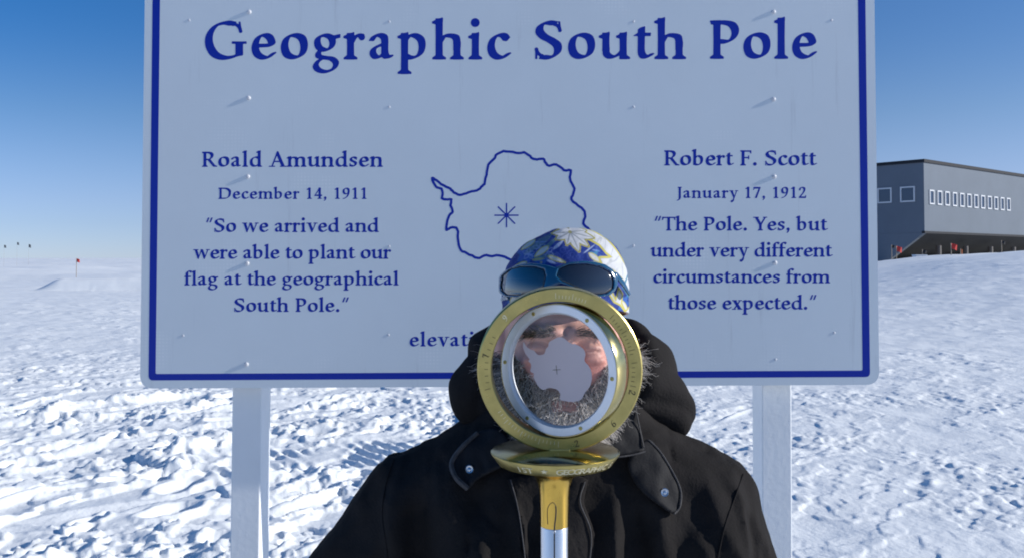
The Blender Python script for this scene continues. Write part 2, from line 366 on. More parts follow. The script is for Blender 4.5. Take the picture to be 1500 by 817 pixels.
def smin(a, b, k):
    h = np.clip(.5+.5*(b-a)/k, 0, 1)
    return b*(1-h)+a*h-k*h*(1-h)

def glyph_field(ch, h=.01):
    adv, prims = G[ch]
    xs = np.arange(-.12, adv+.16, h); ys = np.arange(-.34, .84, h)
    X, Y = np.meshgrid(xs, ys, indexing='ij')
    F = np.full(X.shape, 1.0)
    for p in prims:
        if p[0] == 'nib':
            _, pts, a, b, th = p
            c, s = math.cos(th), math.sin(th)
            U, V = (c*X+s*Y)/a, (-s*X+c*Y)/b
            T = np.stack([(c*pts[:, 0]+s*pts[:, 1])/a, (-s*pts[:, 0]+c*pts[:, 1])/b], 1)
            f = (seg_dist(U, V, T)-1)*b*1.6
        elif p[0] == 'poly': f = poly_sdf(X, Y, p[1])
        else: f = np.hypot(X-p[1][0], Y-p[1][1])-p[2]
        F = smin(F, f, .012)
    return xs, ys, F-.0085

def contours(xs, ys, F):
    """closed loops of the zero set, by marching squares"""
    s = F < 0; E = {}
    def cut(p, q):
        key = (p, q) if p < q else (q, p)
        if key not in P:
            (a, b), (c, d) = key
            t = F[a, b]/(F[a, b]-F[c, d])
            P[key] = (xs[a]+(xs[c]-xs[a])*t, ys[b]+(ys[d]-ys[b])*t)
        return key
    P = {}; N = {}
    m = s[:-1, :-1].astype(int)+s[1:, :-1]+s[1:, 1:]+s[:-1, 1:]
    for i, j in zip(*np.nonzero((m > 0) & (m < 4))):
        c = [(i, j), (i+1, j), (i+1, j+1), (i, j+1)]; v = [bool(s[q]) for q in c]
        ks = [cut(c[k], c[(k+1) % 4]) for k in range(4) if v[k] != v[(k+1) % 4]]
        prs = [(ks[0], ks[1])] if len(ks) == 2 else ([(ks[0], ks[1]), (ks[2], ks[3])] if v[1] else [(ks[3], ks[0]), (ks[1], ks[2])])
        for a, b in prs:
            N.setdefault(a, []).append(b); N.setdefault(b, []).append(a)
    loops = []; seen = set()
    for k in N:
        if k in seen: continue
        loop = [k]; seen.add(k); cur = k
        while True:
            nx = [q for q in N[cur] if q not in seen]
            if not nx: break
            cur = nx[0]; seen.add(cur); loop.append(cur)
        if len(loop) > 5: loops.append([P[q] for q in loop])
    return loops
_GL = {}
def glyph_loops(ch):
    if ch not in _GL: _GL[ch] = contours(*glyph_field(ch)) if G[ch][1] else []
    return _GL[ch]

def line_loops(text, x0, x1, y, cap, wd=1.05):
    """text set with its ink from x0 to x1, baseline y; the tracking takes up the slack"""
    sc = cap/CH
    def ink(ch): 
        L = [p[0] for l in glyph_loops(ch) for p in l]
        return min(L)*wd, max(L)*wd
    l0 = ink(text[0])[0]; last = text[-1]; r1 = ink(last)[1]
    nat = sum(G[c][0]*wd for c in text[:-1])+r1-l0
    track = ((x1-x0)/sc-nat)/(len(text)-1)
    out = []; x = x0/sc-l0
    for c in text:
        for l in glyph_loops(c): out.append([((x+px*wd)*sc, y+py*sc) for px, py in l])
        x += G[c][0]*wd+track
    return out
# ------------------------------------------------------------------ the snow: one sheet from the camera's feet to the horizon
def sstep(a, b, x):
    t = np.clip((x-a)/(b-a), 0, 1); return t*t*(3-2*t)
_fp = []
for i in range(110):
    r_ = 3.2+22*rng.random()**1.3; a_ = rng.uniform(-.75, .1)
    _fp.append((r_*math.sin(a_), r_*math.cos(a_), rng.uniform(.16, .42), rng.uniform(.06, .12), rng.uniform(.3, 1.5), rng.uniform(.015, .05)))
def ground_h(x, y):
    r = np.hypot(x, y)
    near = 1-sstep(14, 60, r)
    left = 1-sstep(-.15, .35, x/np.maximum(y, 1)) * (y > 0)           # the left side is rougher and wind-carved
    h = .25*perlin(x/60, y/60, 3.3)*sstep(20, 120, r)+.07*perlin(x/9, y/9, 1.7)*sstep(4, 15, r)
    ca, sa = math.cos(math.radians(48)), math.sin(math.radians(48))
    wx, wy = x+.25*perlin(x/1.1, y/1.1, 8.), y+.25*perlin(x/1.1, y/1.1, 21.)
    u, v = ca*wx+sa*wy, -sa*wx+ca*wy
    zone = (1-sstep(8.5, 14, r))*(.12+.88*left)
    pm = sstep(-.25, .30, perlin(x/1.25, y/1.25, 31.))
    rid = 1-np.abs(perlin(u/1.15, v/.48, 2.2))*1.9
    h = h+zone*(.022*np.clip(rid, -.2, 1)**2*(.25+.75*pm)+.016*perlin(u/.62, v/.40, 5.5)*pm)
    # broken crust and clods
    lf = .42+.42*left*(1-.75*sstep(9, 14, r)*(1-sstep(20, 30, r)))
    cl0 = perlin(x/.55, y/.50, 39.); cl3 = perlin(x/.27, y/.24, 40.); cl = perlin(x/.15, y/.15, 4.4); cl2 = perlin(x/.075, y/.075, 9.9)
    msk = .10+.90*sstep(-.15, .40, perlin(x/1.5, y/1.3, 7.)+.35*perlin(x/.5, y/.5, 27.))
    h = h+lf*msk*(.016*sstep(.05, .45, cl0)*(1-sstep(30, 90, r))+.024*sstep(.08, .36, cl3)*(1-sstep(20, 60, r))+.023*sstep(.12, .32, cl)*(1-sstep(12, 35, r))+.018*sstep(.04, .28, cl2)*(1-sstep(8, 18, r))+.006*perlin(x/.04, y/.04, 44.)*(1-sstep(5, 9, r)))
    h = h+.016*fbm(x/.62, y/.55, 6.1, 3)*(1-sstep(25, 70, r))
    # wind-cut steps in the crust
    fd = 1-sstep(9, 22, r)
    for k_, (su, sv, am) in enumerate(((1.5, .62, .030), (1.0, .40, .022), (.55, .30, .014))):
        n_ = perlin(u/su, v/sv, 60.+7*k_)+.22*perlin(x/.13, y/.13, 70.+k_)
        h = h+am*(.30+.70*left)*fd*(sstep(-.03, .03, n_-.12)-.6*sstep(.12, .6, n_))
    # long low drifts farther out
    far = sstep(9, 22, r)
    h = h+far*.07*np.maximum(perlin(x/3.6, y/1.5, 12.), -.12)+far*.03*np.maximum(perlin(x/1.3, y/.8, 19.), 0)*(1-sstep(60, 120, r))+sstep(40, 90, r)*.85*np.maximum(perlin(x/16, y/9, 15.), -.1)
    # wind scoops with a steep lip on the sunny side
    for fx, fy, L, W, dp in ((-2.62, 7.5, .62, .17, .13), (-3.70, 7.4, .50, .20, .12), (-4.75, 9.1, .60, .22, .12), (-4.15, 9.9, .55, .16, .11), (-1.72, 6.5, .55, .13, .12), (-1.42, 5.75, .60, .13, .12), (-3.0, 9.3, .8, .15, .10), (-3.2, 5.9, .4, .12, .09), (-2.1, 9.6, .5, .15, .08), (2.9, 6.3, .25, .06, .025), (2.2, 9.0, .6, .07, .03)):
        m = (np.abs(x-fx) < 2) & (np.abs(y-fy) < 2)
        dx, dy = wx[m]-fx, wy[m]-fy; c, s = math.cos(.95), math.sin(.95); a_, b_ = (c*dx+s*dy)/L, (-s*dx+c*dy)/W
        wd = np.exp(-a_*a_*1.6)
        h[m] += dp*.6*wd*(np.exp(-((b_+1.0)/.55)**2)*1.1-np.exp(-((b_-.15)/.7)**2))
    # footprints
    for fx, fy, L, W, an, dp in _fp:
        m = (np.abs(x-fx) < .6) & (np.abs(y-fy) < .6)
        if not m.any(): continue
        dx, dy = x[m]-fx, y[m]-fy; c, s = math.cos(an), math.sin(an)
        q = np.sqrt(((c*dx+s*dy)/(L*.5))**2+((-s*dx+c*dy)/W)**2)
        h[m] += -dp*(1-sstep(.6, 1.15, q))+dp*.45*np.exp(-((q-1.35)/.25)**2)
    # cleated track pressed into the snow left of the sign's middle
    tx, ty = x+1.50, y-7.0; tu, tv = .84*tx+.54*ty, .54*tx-.84*ty
    tm = (1-sstep(.75, 1.05, np.abs(tu)))*(1-sstep(.42, .60, np.abs(tv)))
    h = h*(1-.45*tm)+tm*.017*np.sin(tu*2*math.pi/.125+1.1*perlin(x/.35, y/.35, 2.))*sstep(-.45, .25, perlin(x/.42, y/.42, 50.))
    # the snow is banked up towards the station on the right
    az = x/np.maximum(y, 1e-3)
    h = h+(1.05+.9*sstep(.36, .62, az))*sstep(.10, .50, az)*sstep(16, 50, r)*(y > 0)*(1-sstep(400, 900, r))
    # a dug bank with a steep shaded face far left
    bx, by = x+19.5, y-44
    bank = (1-sstep(4.0, 5.5, np.abs(bx-1)))*sstep(-.5, .5, by)*(1-sstep(3, 9, by))
    h = h+.60*bank
    # level where people stand
    st = 1-sstep(.8, 2.6, r)
    return h*(1-st)-.02*st
NA_ = 1000
aa = np.concatenate([np.linspace(-.78, .78, NA_), np.linspace(.78, 2*math.pi-.78, 160)[1:-1]])
rr = np.concatenate([[.25, .8, 1.5], np.geomspace(2.2, 60, 1050), np.geomspace(60.5, 9000, 220)])
A_, R_ = np.meshgrid(aa, rr, indexing='xy')
gx, gy = R_*np.sin(A_), R_*np.cos(A_)
gz = ground_h(gx.ravel(), gy.ravel())
n_a, n_r = len(aa), len(rr)
V = np.stack([gx.ravel(), gy.ravel(), gz], 1)
i_, j_ = np.meshgrid(np.arange(n_a), np.arange(n_r-1), indexing='xy'); i2 = (i_+1) % n_a
Q = np.stack([(j_*n_a+i_).ravel(), (j_*n_a+i2).ravel(), ((j_+1)*n_a+i2).ravel(), ((j_+1)*n_a+i_).ravel()], 1)
V = np.vstack([V, [[0, 0, V[:n_a, 2].mean()]]])
Q = Q[:, ::-1]
M_snow = mat('wind packed snow', (.855, .872, .872), .6, spec=.25, var=.03, vscale=1.5, bump=.006, bscale=24)
ground = mesh_obj('snow_ground', V, Q, M_snow)
bm = bmesh.new(); bm.from_mesh(ground.data); bm.verts.ensure_lookup_table(); cv = bm.verts[len(V)-1]
for k in range(n_a): bm.faces.new((cv, bm.verts[(k+1) % n_a], bm.verts[k])).smooth = True
bm.normal_update()
if sum(f.normal.z for f in bm.faces) < 0: bmesh.ops.reverse_faces(bm, faces=bm.faces[:])
bm.to_mesh(ground.data); bm.free()
tag(ground, kind='structure')
def gh(x, y): return float(ground_h(np.array([float(x)]), np.array([float(y)]))[0])
# ------------------------------------------------------------------ the sign
YS = 2.21                                      # front of the board
SG0, SG1 = at(205, 565, YS), at(1288, 565, YS)
s_c = (SG0+SG1)/2
sign = empty('pole_sign', (s_c.x, YS+.02, gh(s_c.x, YS)))
tag(sign, 'large white board with dark blue border and lettering, bolted to two white posts', 'sign')
M_board = mat('white painted board', (.675, .73, .765), .42, spec=.35, var=.035, vscale=3.0, bump=.00013, bscale=240, rvar=.1)
t = M_board.node_tree; nl = t.links; pb = t.nodes['Principled BSDF']      # sheeting: its glints painted as a fine pale grid here and there; scuffs
tc = t.nodes.new('ShaderNodeTexCoord'); g_fac = []
for d_ in ('X', 'Z'):
    wv = t.nodes.new('ShaderNodeTexWave'); wv.bands_direction = d_; wv.inputs['Scale'].default_value = 36; nl.new(tc.outputs['Object'], wv.inputs['Vector']); g_fac.append(wv.outputs['Fac'])
gm_ = t.nodes.new('ShaderNodeMath'); gm_.operation = 'MULTIPLY'; nl.new(g_fac[0], gm_.inputs[0]); nl.new(g_fac[1], gm_.inputs[1])
nz = t.nodes.new('ShaderNodeTexNoise'); nz.inputs['Scale'].default_value = 5.5; nz.inputs['Detail'].default_value = 4; nl.new(tc.outputs['Object'], nz.inputs['Vector'])
rm = t.nodes.new('ShaderNodeMapRange'); rm.inputs['From Min'].default_value = .60; rm.inputs['From Max'].default_value = .74; rm.inputs['To Max'].default_value = .45; nl.new(nz.outputs['Fac'], rm.inputs['Value'])
ml = t.nodes.new('ShaderNodeMath'); ml.operation = 'MULTIPLY'; nl.new(gm_.outputs[0], ml.inputs[0]); nl.new(rm.outputs[0], ml.inputs[1])
mp_ = t.nodes.new('ShaderNodeMapping'); mp_.inputs['Rotation'].default_value = (0, .5, 0); mp_.inputs['Scale'].default_value = (26, 1, 1.6); nl.new(tc.outputs['Object'], mp_.inputs['Vector'])
sn = t.nodes.new('ShaderNodeTexNoise'); sn.inputs['Scale'].default_value = 1; sn.inputs['Detail'].default_value = 7; sn.inputs['Roughness'].default_value = .7; nl.new(mp_.outputs[0], sn.inputs['Vector'])
sr = t.nodes.new('ShaderNodeMapRange'); sr.inputs['From Min'].default_value = .60; sr.inputs['From Max'].default_value = .70; sr.inputs['To Max'].default_value = .22; nl.new(sn.outputs['Fac'], sr.inputs['Value'])
mA = t.nodes.new('ShaderNodeMix'); mA.data_type = 'RGBA'; nl.new(ml.outputs[0], mA.inputs['Factor']); nl.new(pb.inputs['Base Color'].links[0].from_socket, mA.inputs[6]); mA.inputs[7].default_value = (.95, .95, .95, 1)
mB = t.nodes.new('ShaderNodeMix'); mB.data_type = 'RGBA'; nl.new(sr.outputs[0], mB.inputs['Factor']); nl.new(mA.outputs[2], mB.inputs[6]); mB.inputs[7].default_value = (.34, .36, .40, 1)
nl.new(mB.outputs[2], pb.inputs['Base Color'])
M_blue = mat('blue sign film', (.006, .028, .34), .38, spec=.2)
M_post = mat('white painted timber', (.82, .84, .85), .55, spec=.3, var=.05, vscale=4, bump=.0006, bscale=70)
M_bolt = mat('painted bolt', (.62, .63, .66), .35, spec=.5)
def on_sign(x, y):
    p = at(x, y, YS); return np.array((p.x, p.z))
def quad_px(x0t, x1t, x0b, x1b, yt, ybl, ybr):
    return [on_sign(x0b, ybl), on_sign(x1b, ybr), on_sign(x1t, yt), on_sign(x0t, yt)]
def rounded(q, r, n=8):
    out = []; q = [np.array(p) for p in q]; m = len(q)
    for k in range(m):
        a, b, c = q[k-1], q[k], q[(k+1) % m]
        u = (a-b)/np.linalg.norm(a-b); v = (c-b)/np.linalg.norm(c-b)
        for t in np.linspace(0, 1, n):
            out.append(b+u*r*(1-t)**2+v*r*t**2)
    return [tuple(p) for p in out]
SM = lambda d: Matrix(((1, 0, 0, 0), (0, 0, -1, YS+d), (0, 1, 0, 0), (0, 0, 0, 1)))   # sign plane (x, z) -> world, d behind the front
YT = -70
board_q = quad_px(212.9, 1280.1, 205, 1288, YT, 568.5, 563)
V, F = flat_mesh([rounded(board_q, .034)], .018, SM(.009))
b = mesh_obj('board', V, F, M_board, sign, smooth=False)
o_q = quad_px(224, 1267, 217.5, 1274.5, YT+12, 556.5, 551.5); i_q = quad_px(235, 1256, 228, 1263.5, YT+23, 547, 542)
V, F = flat_mesh([rounded(o_q, .012), rounded(i_q, .004)], .00012, SM(-.00012))
mesh_obj('border_stripe', V, F, M_blue, sign, smooth=False)
TEXT = {'title_lettering': [("Geographic", 300, 749, 87, 55, 1.0), ("South", 783, 1005, 86.5, 55, 1.0), ("Pole", 1040, 1197, 86, 55, 1.0)],
        'name_lettering': [("Roald Amundsen", 296, 561, 244.5, 21.6, 1.05)],
        'date_lettering': [("December 14, 1911", 320, 537, 291.5, 16, 1.05)],
        'quote_lettering': [('"So we arrived and', 302, 555, 340, 19.5, 1.05), ("were able to plant our", 283, 573, 379, 19.5, 1.05), ("flag at the geographical", 270, 584, 417.5, 19.5, 1.05), ('South Pole."', 343, 511, 456, 19.5, 1.05)],
        'elevation_lettering': [('elevati', 600, 695, 506.5, 20, 1.05)],
        'name_lettering ': [("Robert F. Scott", 973, 1197, 242.5, 21.6, 1.05)],
        'date_lettering ': [("January 17, 1912", 991, 1181, 290.3, 16, 1.05)],
        'quote_lettering ': [('"The Pole. Yes, but', 959, 1213, 337.7, 19.5, 1.05), ("under very different", 953, 1220, 376, 19.5, 1.05), ("circumstances from", 957, 1216, 414.4, 19.5, 1.05), ('those expected."', 978, 1196, 452.6, 19.5, 1.05)]}
for nm, lines in TEXT.items():
    for t, x0, x1, y, cap, wd in lines:
        loops = [[tuple(on_sign(px, -py)) for px, py in l] for l in line_loops(t, x0, x1, -y, cap, wd)]
        V, F = flat_mesh(loops, .00012, SM(-.00012))
        mesh_obj(nm.strip(), V, F, M_blue, sign, smooth=False)
# the continent's outline and the star at the Pole
MAP = [(135,250),(150,258),(165,265),(185,285),(205,295),(240,312),(255,325),(270,340),(300,350),(330,345),(370,330),(410,322),(428,303),(445,290),(455,250),(465,205),(472,170),(490,150),(510,130),(520,110),(545,97),(570,90),(620,95),(650,101),(685,98),(715,115),(740,135),(770,138),(800,135),(812,155),(835,178),(870,168),(905,185),(930,205),(965,205),(960,255),(985,310),(980,345),(968,380),(1005,410),(1040,440),(1052,470),(1040,525),(1075,555),(1095,610),(1085,680),(1060,740),(1000,800),(930,840),(850,845),(780,820),(720,790),(680,760),(645,755),(610,740),(560,718),(520,712),(490,718),(460,710),(430,722),(410,728),(365,712),(330,692),(310,685),(295,650),(288,600),(290,570),(275,545),(245,547),(220,558),(228,500),(240,470),(258,450),(245,405),(250,378),(222,378),(195,372),(198,340),(190,315),(155,300)]
mp = np.array([(600+x/4.0867, 200+y/4.0867) for x, y in MAP])
mp = catmull(mp, True, 5); jit = np.stack([perlin(np.arange(len(mp))*.37, 0, 1.), perlin(np.arange(len(mp))*.37, 5, 2.)], 1)*1.2
mp[:-1] += jit[:-1]; mp[-1] = mp[0]
def ribbon(pts, wd):
    """closed outline -> two loops a line's width apart"""
    p = np.array(pts[:-1]); t = np.roll(p, -1, 0)-np.roll(p, 1, 0); t /= np.linalg.norm(t, axis=1)[:, None]+1e-9
    n = np.stack([-t[:, 1], t[:, 0]], 1); return p+n*wd/2, p-n*wd/2
gx0, gy0 = np.arange(600, 885, .55), np.arange(200, 425, .55)
X, Y = np.meshgrid(gx0, gy0, indexing='ij')
loops = contours(gx0, gy0, seg_dist(X, Y, mp[::2])-1.85)
V, F = flat_mesh([[tuple(on_sign(*p)) for p in l] for l in loops], .00012, SM(-.00012))
mesh_obj('continent_outline', V, F, M_blue, sign, smooth=False)
cx_, cy_ = 742, 315.5
sx, sy = np.arange(720, 764, .35), np.arange(294, 338, .35); X, Y = np.meshgrid(sx, sy, indexing='ij'); f = np.full(X.shape, 9.)
for ex, ey in ((17, 0), (0, 17), (12, 12), (12, -12)):
    f = np.minimum(f, seg_dist(X, Y, np.array([(cx_-ex, cy_-ey), (cx_+ex, cy_+ey)]))-1.0)
f = np.minimum(f, np.hypot(X-cx_, Y-cy_)-3.4)
V, F = flat_mesh([[tuple(on_sign(*p)) for p in l] for l in contours(sx, sy, f)], .00012, SM(-.00012))
mesh_obj('pole_star', V, F, M_blue, sign, smooth=False)
RY = Matrix.Rotation(math.pi/2, 4, 'X')         # local +Z of a lathe -> -Y
def bolt_at(x, y, r, hgt, name):
    p = at(x, y, YS); m = MB()
    prof = [(r, 0), (r, hgt*.35), (r*.86, hgt*.72), (r*.55, hgt*.94), (.00001, hgt)]
    m.lathe(prof, 20, Matrix.Translation(p) @ RY); return m.build(name, M_bolt, sign, smooth=True)
for x, y in ((365, 18), (364, 144), (363, 259), (362, 386), (361, 533), (1133, 18), (1133, 146), (1134, 259), (1135, 385)):
    bolt_at(x, y, .0055, .0038, 'bolt')
for x, y in ((277, 30), (570, 32), (570, 157), (570, 361), (569, 490), (268, 491), (928, 32), (928, 157), (928, 360), (1218, 30), (1222, 487), (1136, 526)):
    bolt_at(x, y, .0032, .0011, 'rivet')
# posts behind the board
for xa, xb, yb in ((337.5, 380, 570), (1115.5, 1159, 566)):
    Yp = YS+.045
    a, c = at(xa, yb, Yp), at(xb, yb, Yp); zg = gh(a.x, Yp)-.25; zt = on_sign(xa, YT-2)[1]
    m = MB(); wd = c.x-a.x; lean = -.012
    Mx = Matrix.Rotation(math.radians(.25), 3, 'Y')
    m.box(((a.x+c.x)/2+(.004 if xa < 700 else 0), Yp+.045, (zg+zt)/2), (wd, .09, zt-zg), Mx, bev=.003)
    m.build('post', M_post, sign, smooth=False)
# rails that hold the board off the posts
for yy in (20, 290, 520):
    a, c = at(300, yy, YS+.0315), at(1195, yy, YS+.0315)
    MB().box(((a.x+c.x)/2, YS+.0315, a.z), (c.x-a.x, .0265, .06), bev=.002).build('rail', M_post, sign)
# ------------------------------------------------------------------ the station building and the flags
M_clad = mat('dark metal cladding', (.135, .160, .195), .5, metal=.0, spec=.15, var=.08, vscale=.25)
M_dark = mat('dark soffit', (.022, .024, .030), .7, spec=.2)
M_winf = mat('white window frame', (.58, .60, .63), .5)
M_glass = mat('dark window glass', (.03, .05, .09), .08, spec=.6)
M_steel = mat('grey steel column', (.10, .09, .09), .6)
def wave_clad(m, scale):
    t = m.node_tree; b_ = t.nodes['Principled BSDF']; tc = t.nodes.new('ShaderNodeTexCoord')
    wv = t.nodes.new('ShaderNodeTexWave'); wv.bands_direction = 'X'; wv.inputs['Scale'].default_value = scale; wv.inputs['Distortion'].default_value = 0
    bp = t.nodes.new('ShaderNodeBump'); bp.inputs['Distance'].default_value = .02; bp.inputs['Strength'].default_value = .5
    t.links.new(tc.outputs['Object'], wv.inputs['Vector']); t.links.new(wv.outputs['Fac'], bp.inputs['Height']); t.links.new(bp.outputs[0], b_.inputs['Normal'])
wave_clad(M_clad, 1.1)
YB = 88.
cor = at(1353, 238, YB); bot = at(1353, 341, YB)
zg_b = gh(cor.x-2, YB+4)
u = Vector((math.cos(math.radians(40)), math.sin(math.radians(40)), 0)); v = Vector((-u.y, u.x, 0))   # along the long wall; along the end wall
bld = empty('station_building', (cor.x, cor.y, zg_b), (0, 0, math.radians(40)))
tag(bld, 'long dark grey metal-clad building raised on columns, a row of white-framed square windows', 'building')
B = Vector((cor.x, cor.y, 0)); zt, zb = cor.z, bot.z
def bp(s, t, z): return B+u*s+v*t+Vector((0, 0, z))
L, D = 46., 14.
prof = [(0, zt), (0, zb), (4.5, zg_b+.15), (D, zg_b+.15), (D, zt)]
def prism(prof, s0, s1, m):
    n = len(prof); V = [bp(s0, t, z) for t, z in prof]+[bp(s1, t, z) for t, z in prof]
    m.add(V, [tuple(range(n)), tuple(range(n, 2*n))[::-1]]+[(k, n+k, n+(k+1) % n, (k+1) % n) for k in range(n)]); return m
prism([(0, zt), (0, zb), (D, zb), (D, zt)], 0, L, MB()).build('wall', M_clad, bld)
prism([(.05, zb-.01), (4.5, zg_b-.3), (D-.05, zg_b-.3), (D-.05, zb-.01)], .004, .6, MB()).build('end_wall', M_clad, bld)
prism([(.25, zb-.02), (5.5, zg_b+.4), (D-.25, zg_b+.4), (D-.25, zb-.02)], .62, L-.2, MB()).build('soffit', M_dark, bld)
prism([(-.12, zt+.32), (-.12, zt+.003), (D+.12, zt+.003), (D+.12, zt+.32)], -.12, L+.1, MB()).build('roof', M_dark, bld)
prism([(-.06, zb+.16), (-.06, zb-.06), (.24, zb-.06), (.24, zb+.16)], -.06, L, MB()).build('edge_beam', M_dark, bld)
def window(c, ax, nrm, wd, hg):
    """square window on a wall: frame and pane"""
    f = MB(); zz = Vector((0, 0, 1)); Mx = Matrix((ax, nrm, zz)).transposed()
    for sx_ in (-1, 1): f.box(c+ax*sx_*(wd/2-.065)+nrm*.03, (.13, .12, hg), Mx)
    for sz_ in (-1, 1): f.box(c+zz*sz_*(hg/2-.065)+nrm*.03, (wd-.27, .12, .13), Mx)
    fr = f.build('window', M_winf, bld)
    MB().box(c+nrm*.012, (wd-.26, .02, hg-.27), Mx).build('pane', M_glass, fr)
zw = at(1366, 288, YB).z
for k in range(12): window(bp(1.55+1.72*k, 0, zw), u, -v, 1.0, 1.45)
for t in (2.75, 5.15): window(bp(0, t-1.1, at(1328, 284.5, YB+1).z), v, -u, 1.5, 1.55)
for s in (6.5, 13, 19.5, 26, 32.5):
    a = bp(s, 1.6, 0); zc = gh(a.x, a.y)
    MB().tube([(a.x, a.y, zc-.4), (a.x, a.y, zb-1.2)], .28, 12).build('column', M_steel, bld, smooth=True)
# flags on bamboo poles
M_bam = mat('bamboo', (.30, .24, .18), .6); M_red = mat('red flag cloth', (.60, .045, .035), .7); M_blk = mat('black flag cloth', (.02, .02, .025), .7)
M_dk = mat('weathered flag cloth', (.13, .14, .15), .7); M_org = mat('orange flag cloth', (.45, .12, .04), .7)
def flag(x, ytop, Y, m, wd, hg, label, group, pole_r=.02, side=1, ph=0., ybase=None):
    p = at(x, ytop, Y); zb_ = gh(p.x, Y)
    if zb_ > p.z-hg-.3: zb_ = p.z-hg-.8
    f = empty('marker_flag', (p.x, Y, zb_)); tag(f, label, 'flag', group)
    MB().tube([(p.x, Y, zb_-.3), (p.x+.01, Y, (zb_+p.z)/2), (p.x, Y, p.z+.03)], pole_r, 6).build('pole', M_bam, f, smooth=True)
    nx, nz = 10, 6; V = []
    for i in range(nx+1):
        for j in range(nz+1):
            a = i/nx; V.append((p.x+side*(pole_r+a*wd), Y+.12*wd*math.sin(a*6+ph+j*.3), p.z-hg*j/nz-.25*wd*a*a+.03*wd*math.sin(5*a+ph)))
    V2 = [(q[0], q[1]+.006, q[2]) for q in V]; n = len(V)
    F = [(i*(nz+1)+j, i*(nz+1)+j+1, (i+1)*(nz+1)+j+1, (i+1)*(nz+1)+j) for i in range(nx) for j in range(nz)]
    F2 = [tuple(n+k for k in q[::-1]) for q in F]
    mesh_obj('cloth', V+V2, F+F2, m, f)
    return f
GF = 'flags on poles marking the snow'
flag(1313, 361, 70, M_red, .40, .42, 'red flag on a bamboo pole below the end wall of the station', GF, .03)
flag(1393, 357, 66, M_red, .42, .40, 'red flag on a bamboo pole below the long wall of the station', GF, .03)
flag(1306, 359, 72, M_blk, .28, .24, 'small black flag just left of the red flag under the station corner', GF, .025)
flag(1351, 366, 74, M_blk, .34, .26, 'small black flag beside the white crate under the station', GF, .025)
flag(1467, 353, 74, M_blk, .28, .24, 'small black flag farthest right in front of the station columns', GF, .025)
flag(1407, 365, 70, M_org, .13, .60, 'narrow orange flag right of the red flag by the long station wall', GF, .025)
flag(112, 379, 62, M_red, .20, .24, 'lone red flag on the snow left of the sign', GF, .02)
flag(6, 359, 160, M_dk, .36, .5, 'far dark flag on the horizon, leftmost of three', GF, .008)
flag(25, 355, 165, M_dk, .36, .5, 'far dark flag on the horizon, tallest and middle of three', GF, .008)
flag(42, 358, 150, M_dk, .38, .55, 'far dark flag on the horizon, rightmost of three', GF, .008)
# a white crate under the building
p = at(1347, 379, 73); zc = gh(p.x, 73)
cr = empty('storage_crate', (p.x, 73, zc)); tag(cr, 'low white storage crate on the snow under the dark station', 'crate')
M_crate = mat('white crate paint', (.7, .72, .74), .6, var=.05)
MB().box((p.x, 73, zc+.28), (.9, .7, .62), bev=.02).build('box', M_crate, cr)
MB().box((p.x, 73, zc+.635), (.96, .76, .08), bev=.015).build('lid', M_crate, cr)
# ------------------------------------------------------------------ the brass pole marker in front of the face
M_brass = mat('satin brass', (.48, .40, .15), .36, metal=1, var=.16, vscale=38, rvar=.10, bump=.00004, bscale=500)
M_brassp = mat('polished brass', (.50, .43, .20), .17, metal=1, var=.05, vscale=30, rvar=.05)
M_gold = mat('lacquered brass', (.72, .47, .10), .22, metal=1, rvar=.06)
M_alu = mat('brushed aluminium', (.74, .76, .80), .30, metal=1, rvar=.08)
M_ring = mat('satin silver ring', (.86, .87, .88), .4, metal=.35, rvar=.08)
M_mark = mat('bright engraving', (.72, .67, .46), .5, metal=.5)
M_markd = mat('dark engraving', (.10, .08, .03), .6)
M_plate = mat('frosted grey plate', (.64, .54, .53), .6, spec=.3, var=.03, vscale=20)
M_refl = mat('black reflection line', (.015, .015, .018), .5)  # stands in for a dark reflection in the stem's metal
YM = .95; S_M = F_PX/YM
gp = at(812, 700, YM)
mk = empty('pole_marker', (gp.x, YM, gh(gp.x, YM)))
tag(mk, 'brass ring marker with a round glass window on an aluminium pole, held before the face', 'marker')
zd = at(813, 658, YM).z                        # top of the disc
DM = Matrix.Translation((at(813, 658, YM).x, YM, zd))
MB().lathe([(1e-5, 0), (.0655, 0), (.0680, -.0012), (.0668, -.0026), (.0588, -.0132), (.0550, -.0150), (.034, -.0185), (.028, -.0205), (1e-5, -.0206)], 128, DM).build('disc', M_brassp, mk, smooth=True)
MB().lathe([(.0672, -.0012), (.0684, -.0018), (.0682, -.0028), (.0600, -.0138), (.0588, -.0142), (.0580, -.0134)], 128, DM).build('bevel_band', M_brass, mk, smooth=True)
zz = lambda y: at(812, y, YM).z-zd
MB().lathe([(1e-5, -.0207), (.030, -.0207), (.0245, -.0245), (.0195, -.030), (.0166, -.038), (.0153, -.048), (.0150, zz(769)), (1e-5, zz(769))], 64, Matrix.Translation((gp.x, YM, zd))).build('socket', M_gold, mk, smooth=True)
MB().lathe([(1e-5, zz(769)-.0003), (.0143, zz(769)-.0003), (.0146, zz(769)-.001), (.0146, -zd-.25), (1e-5, -zd-.25)], 64, Matrix.Translation((gp.x, YM, zd))).build('pole', M_alu, mk, smooth=True)
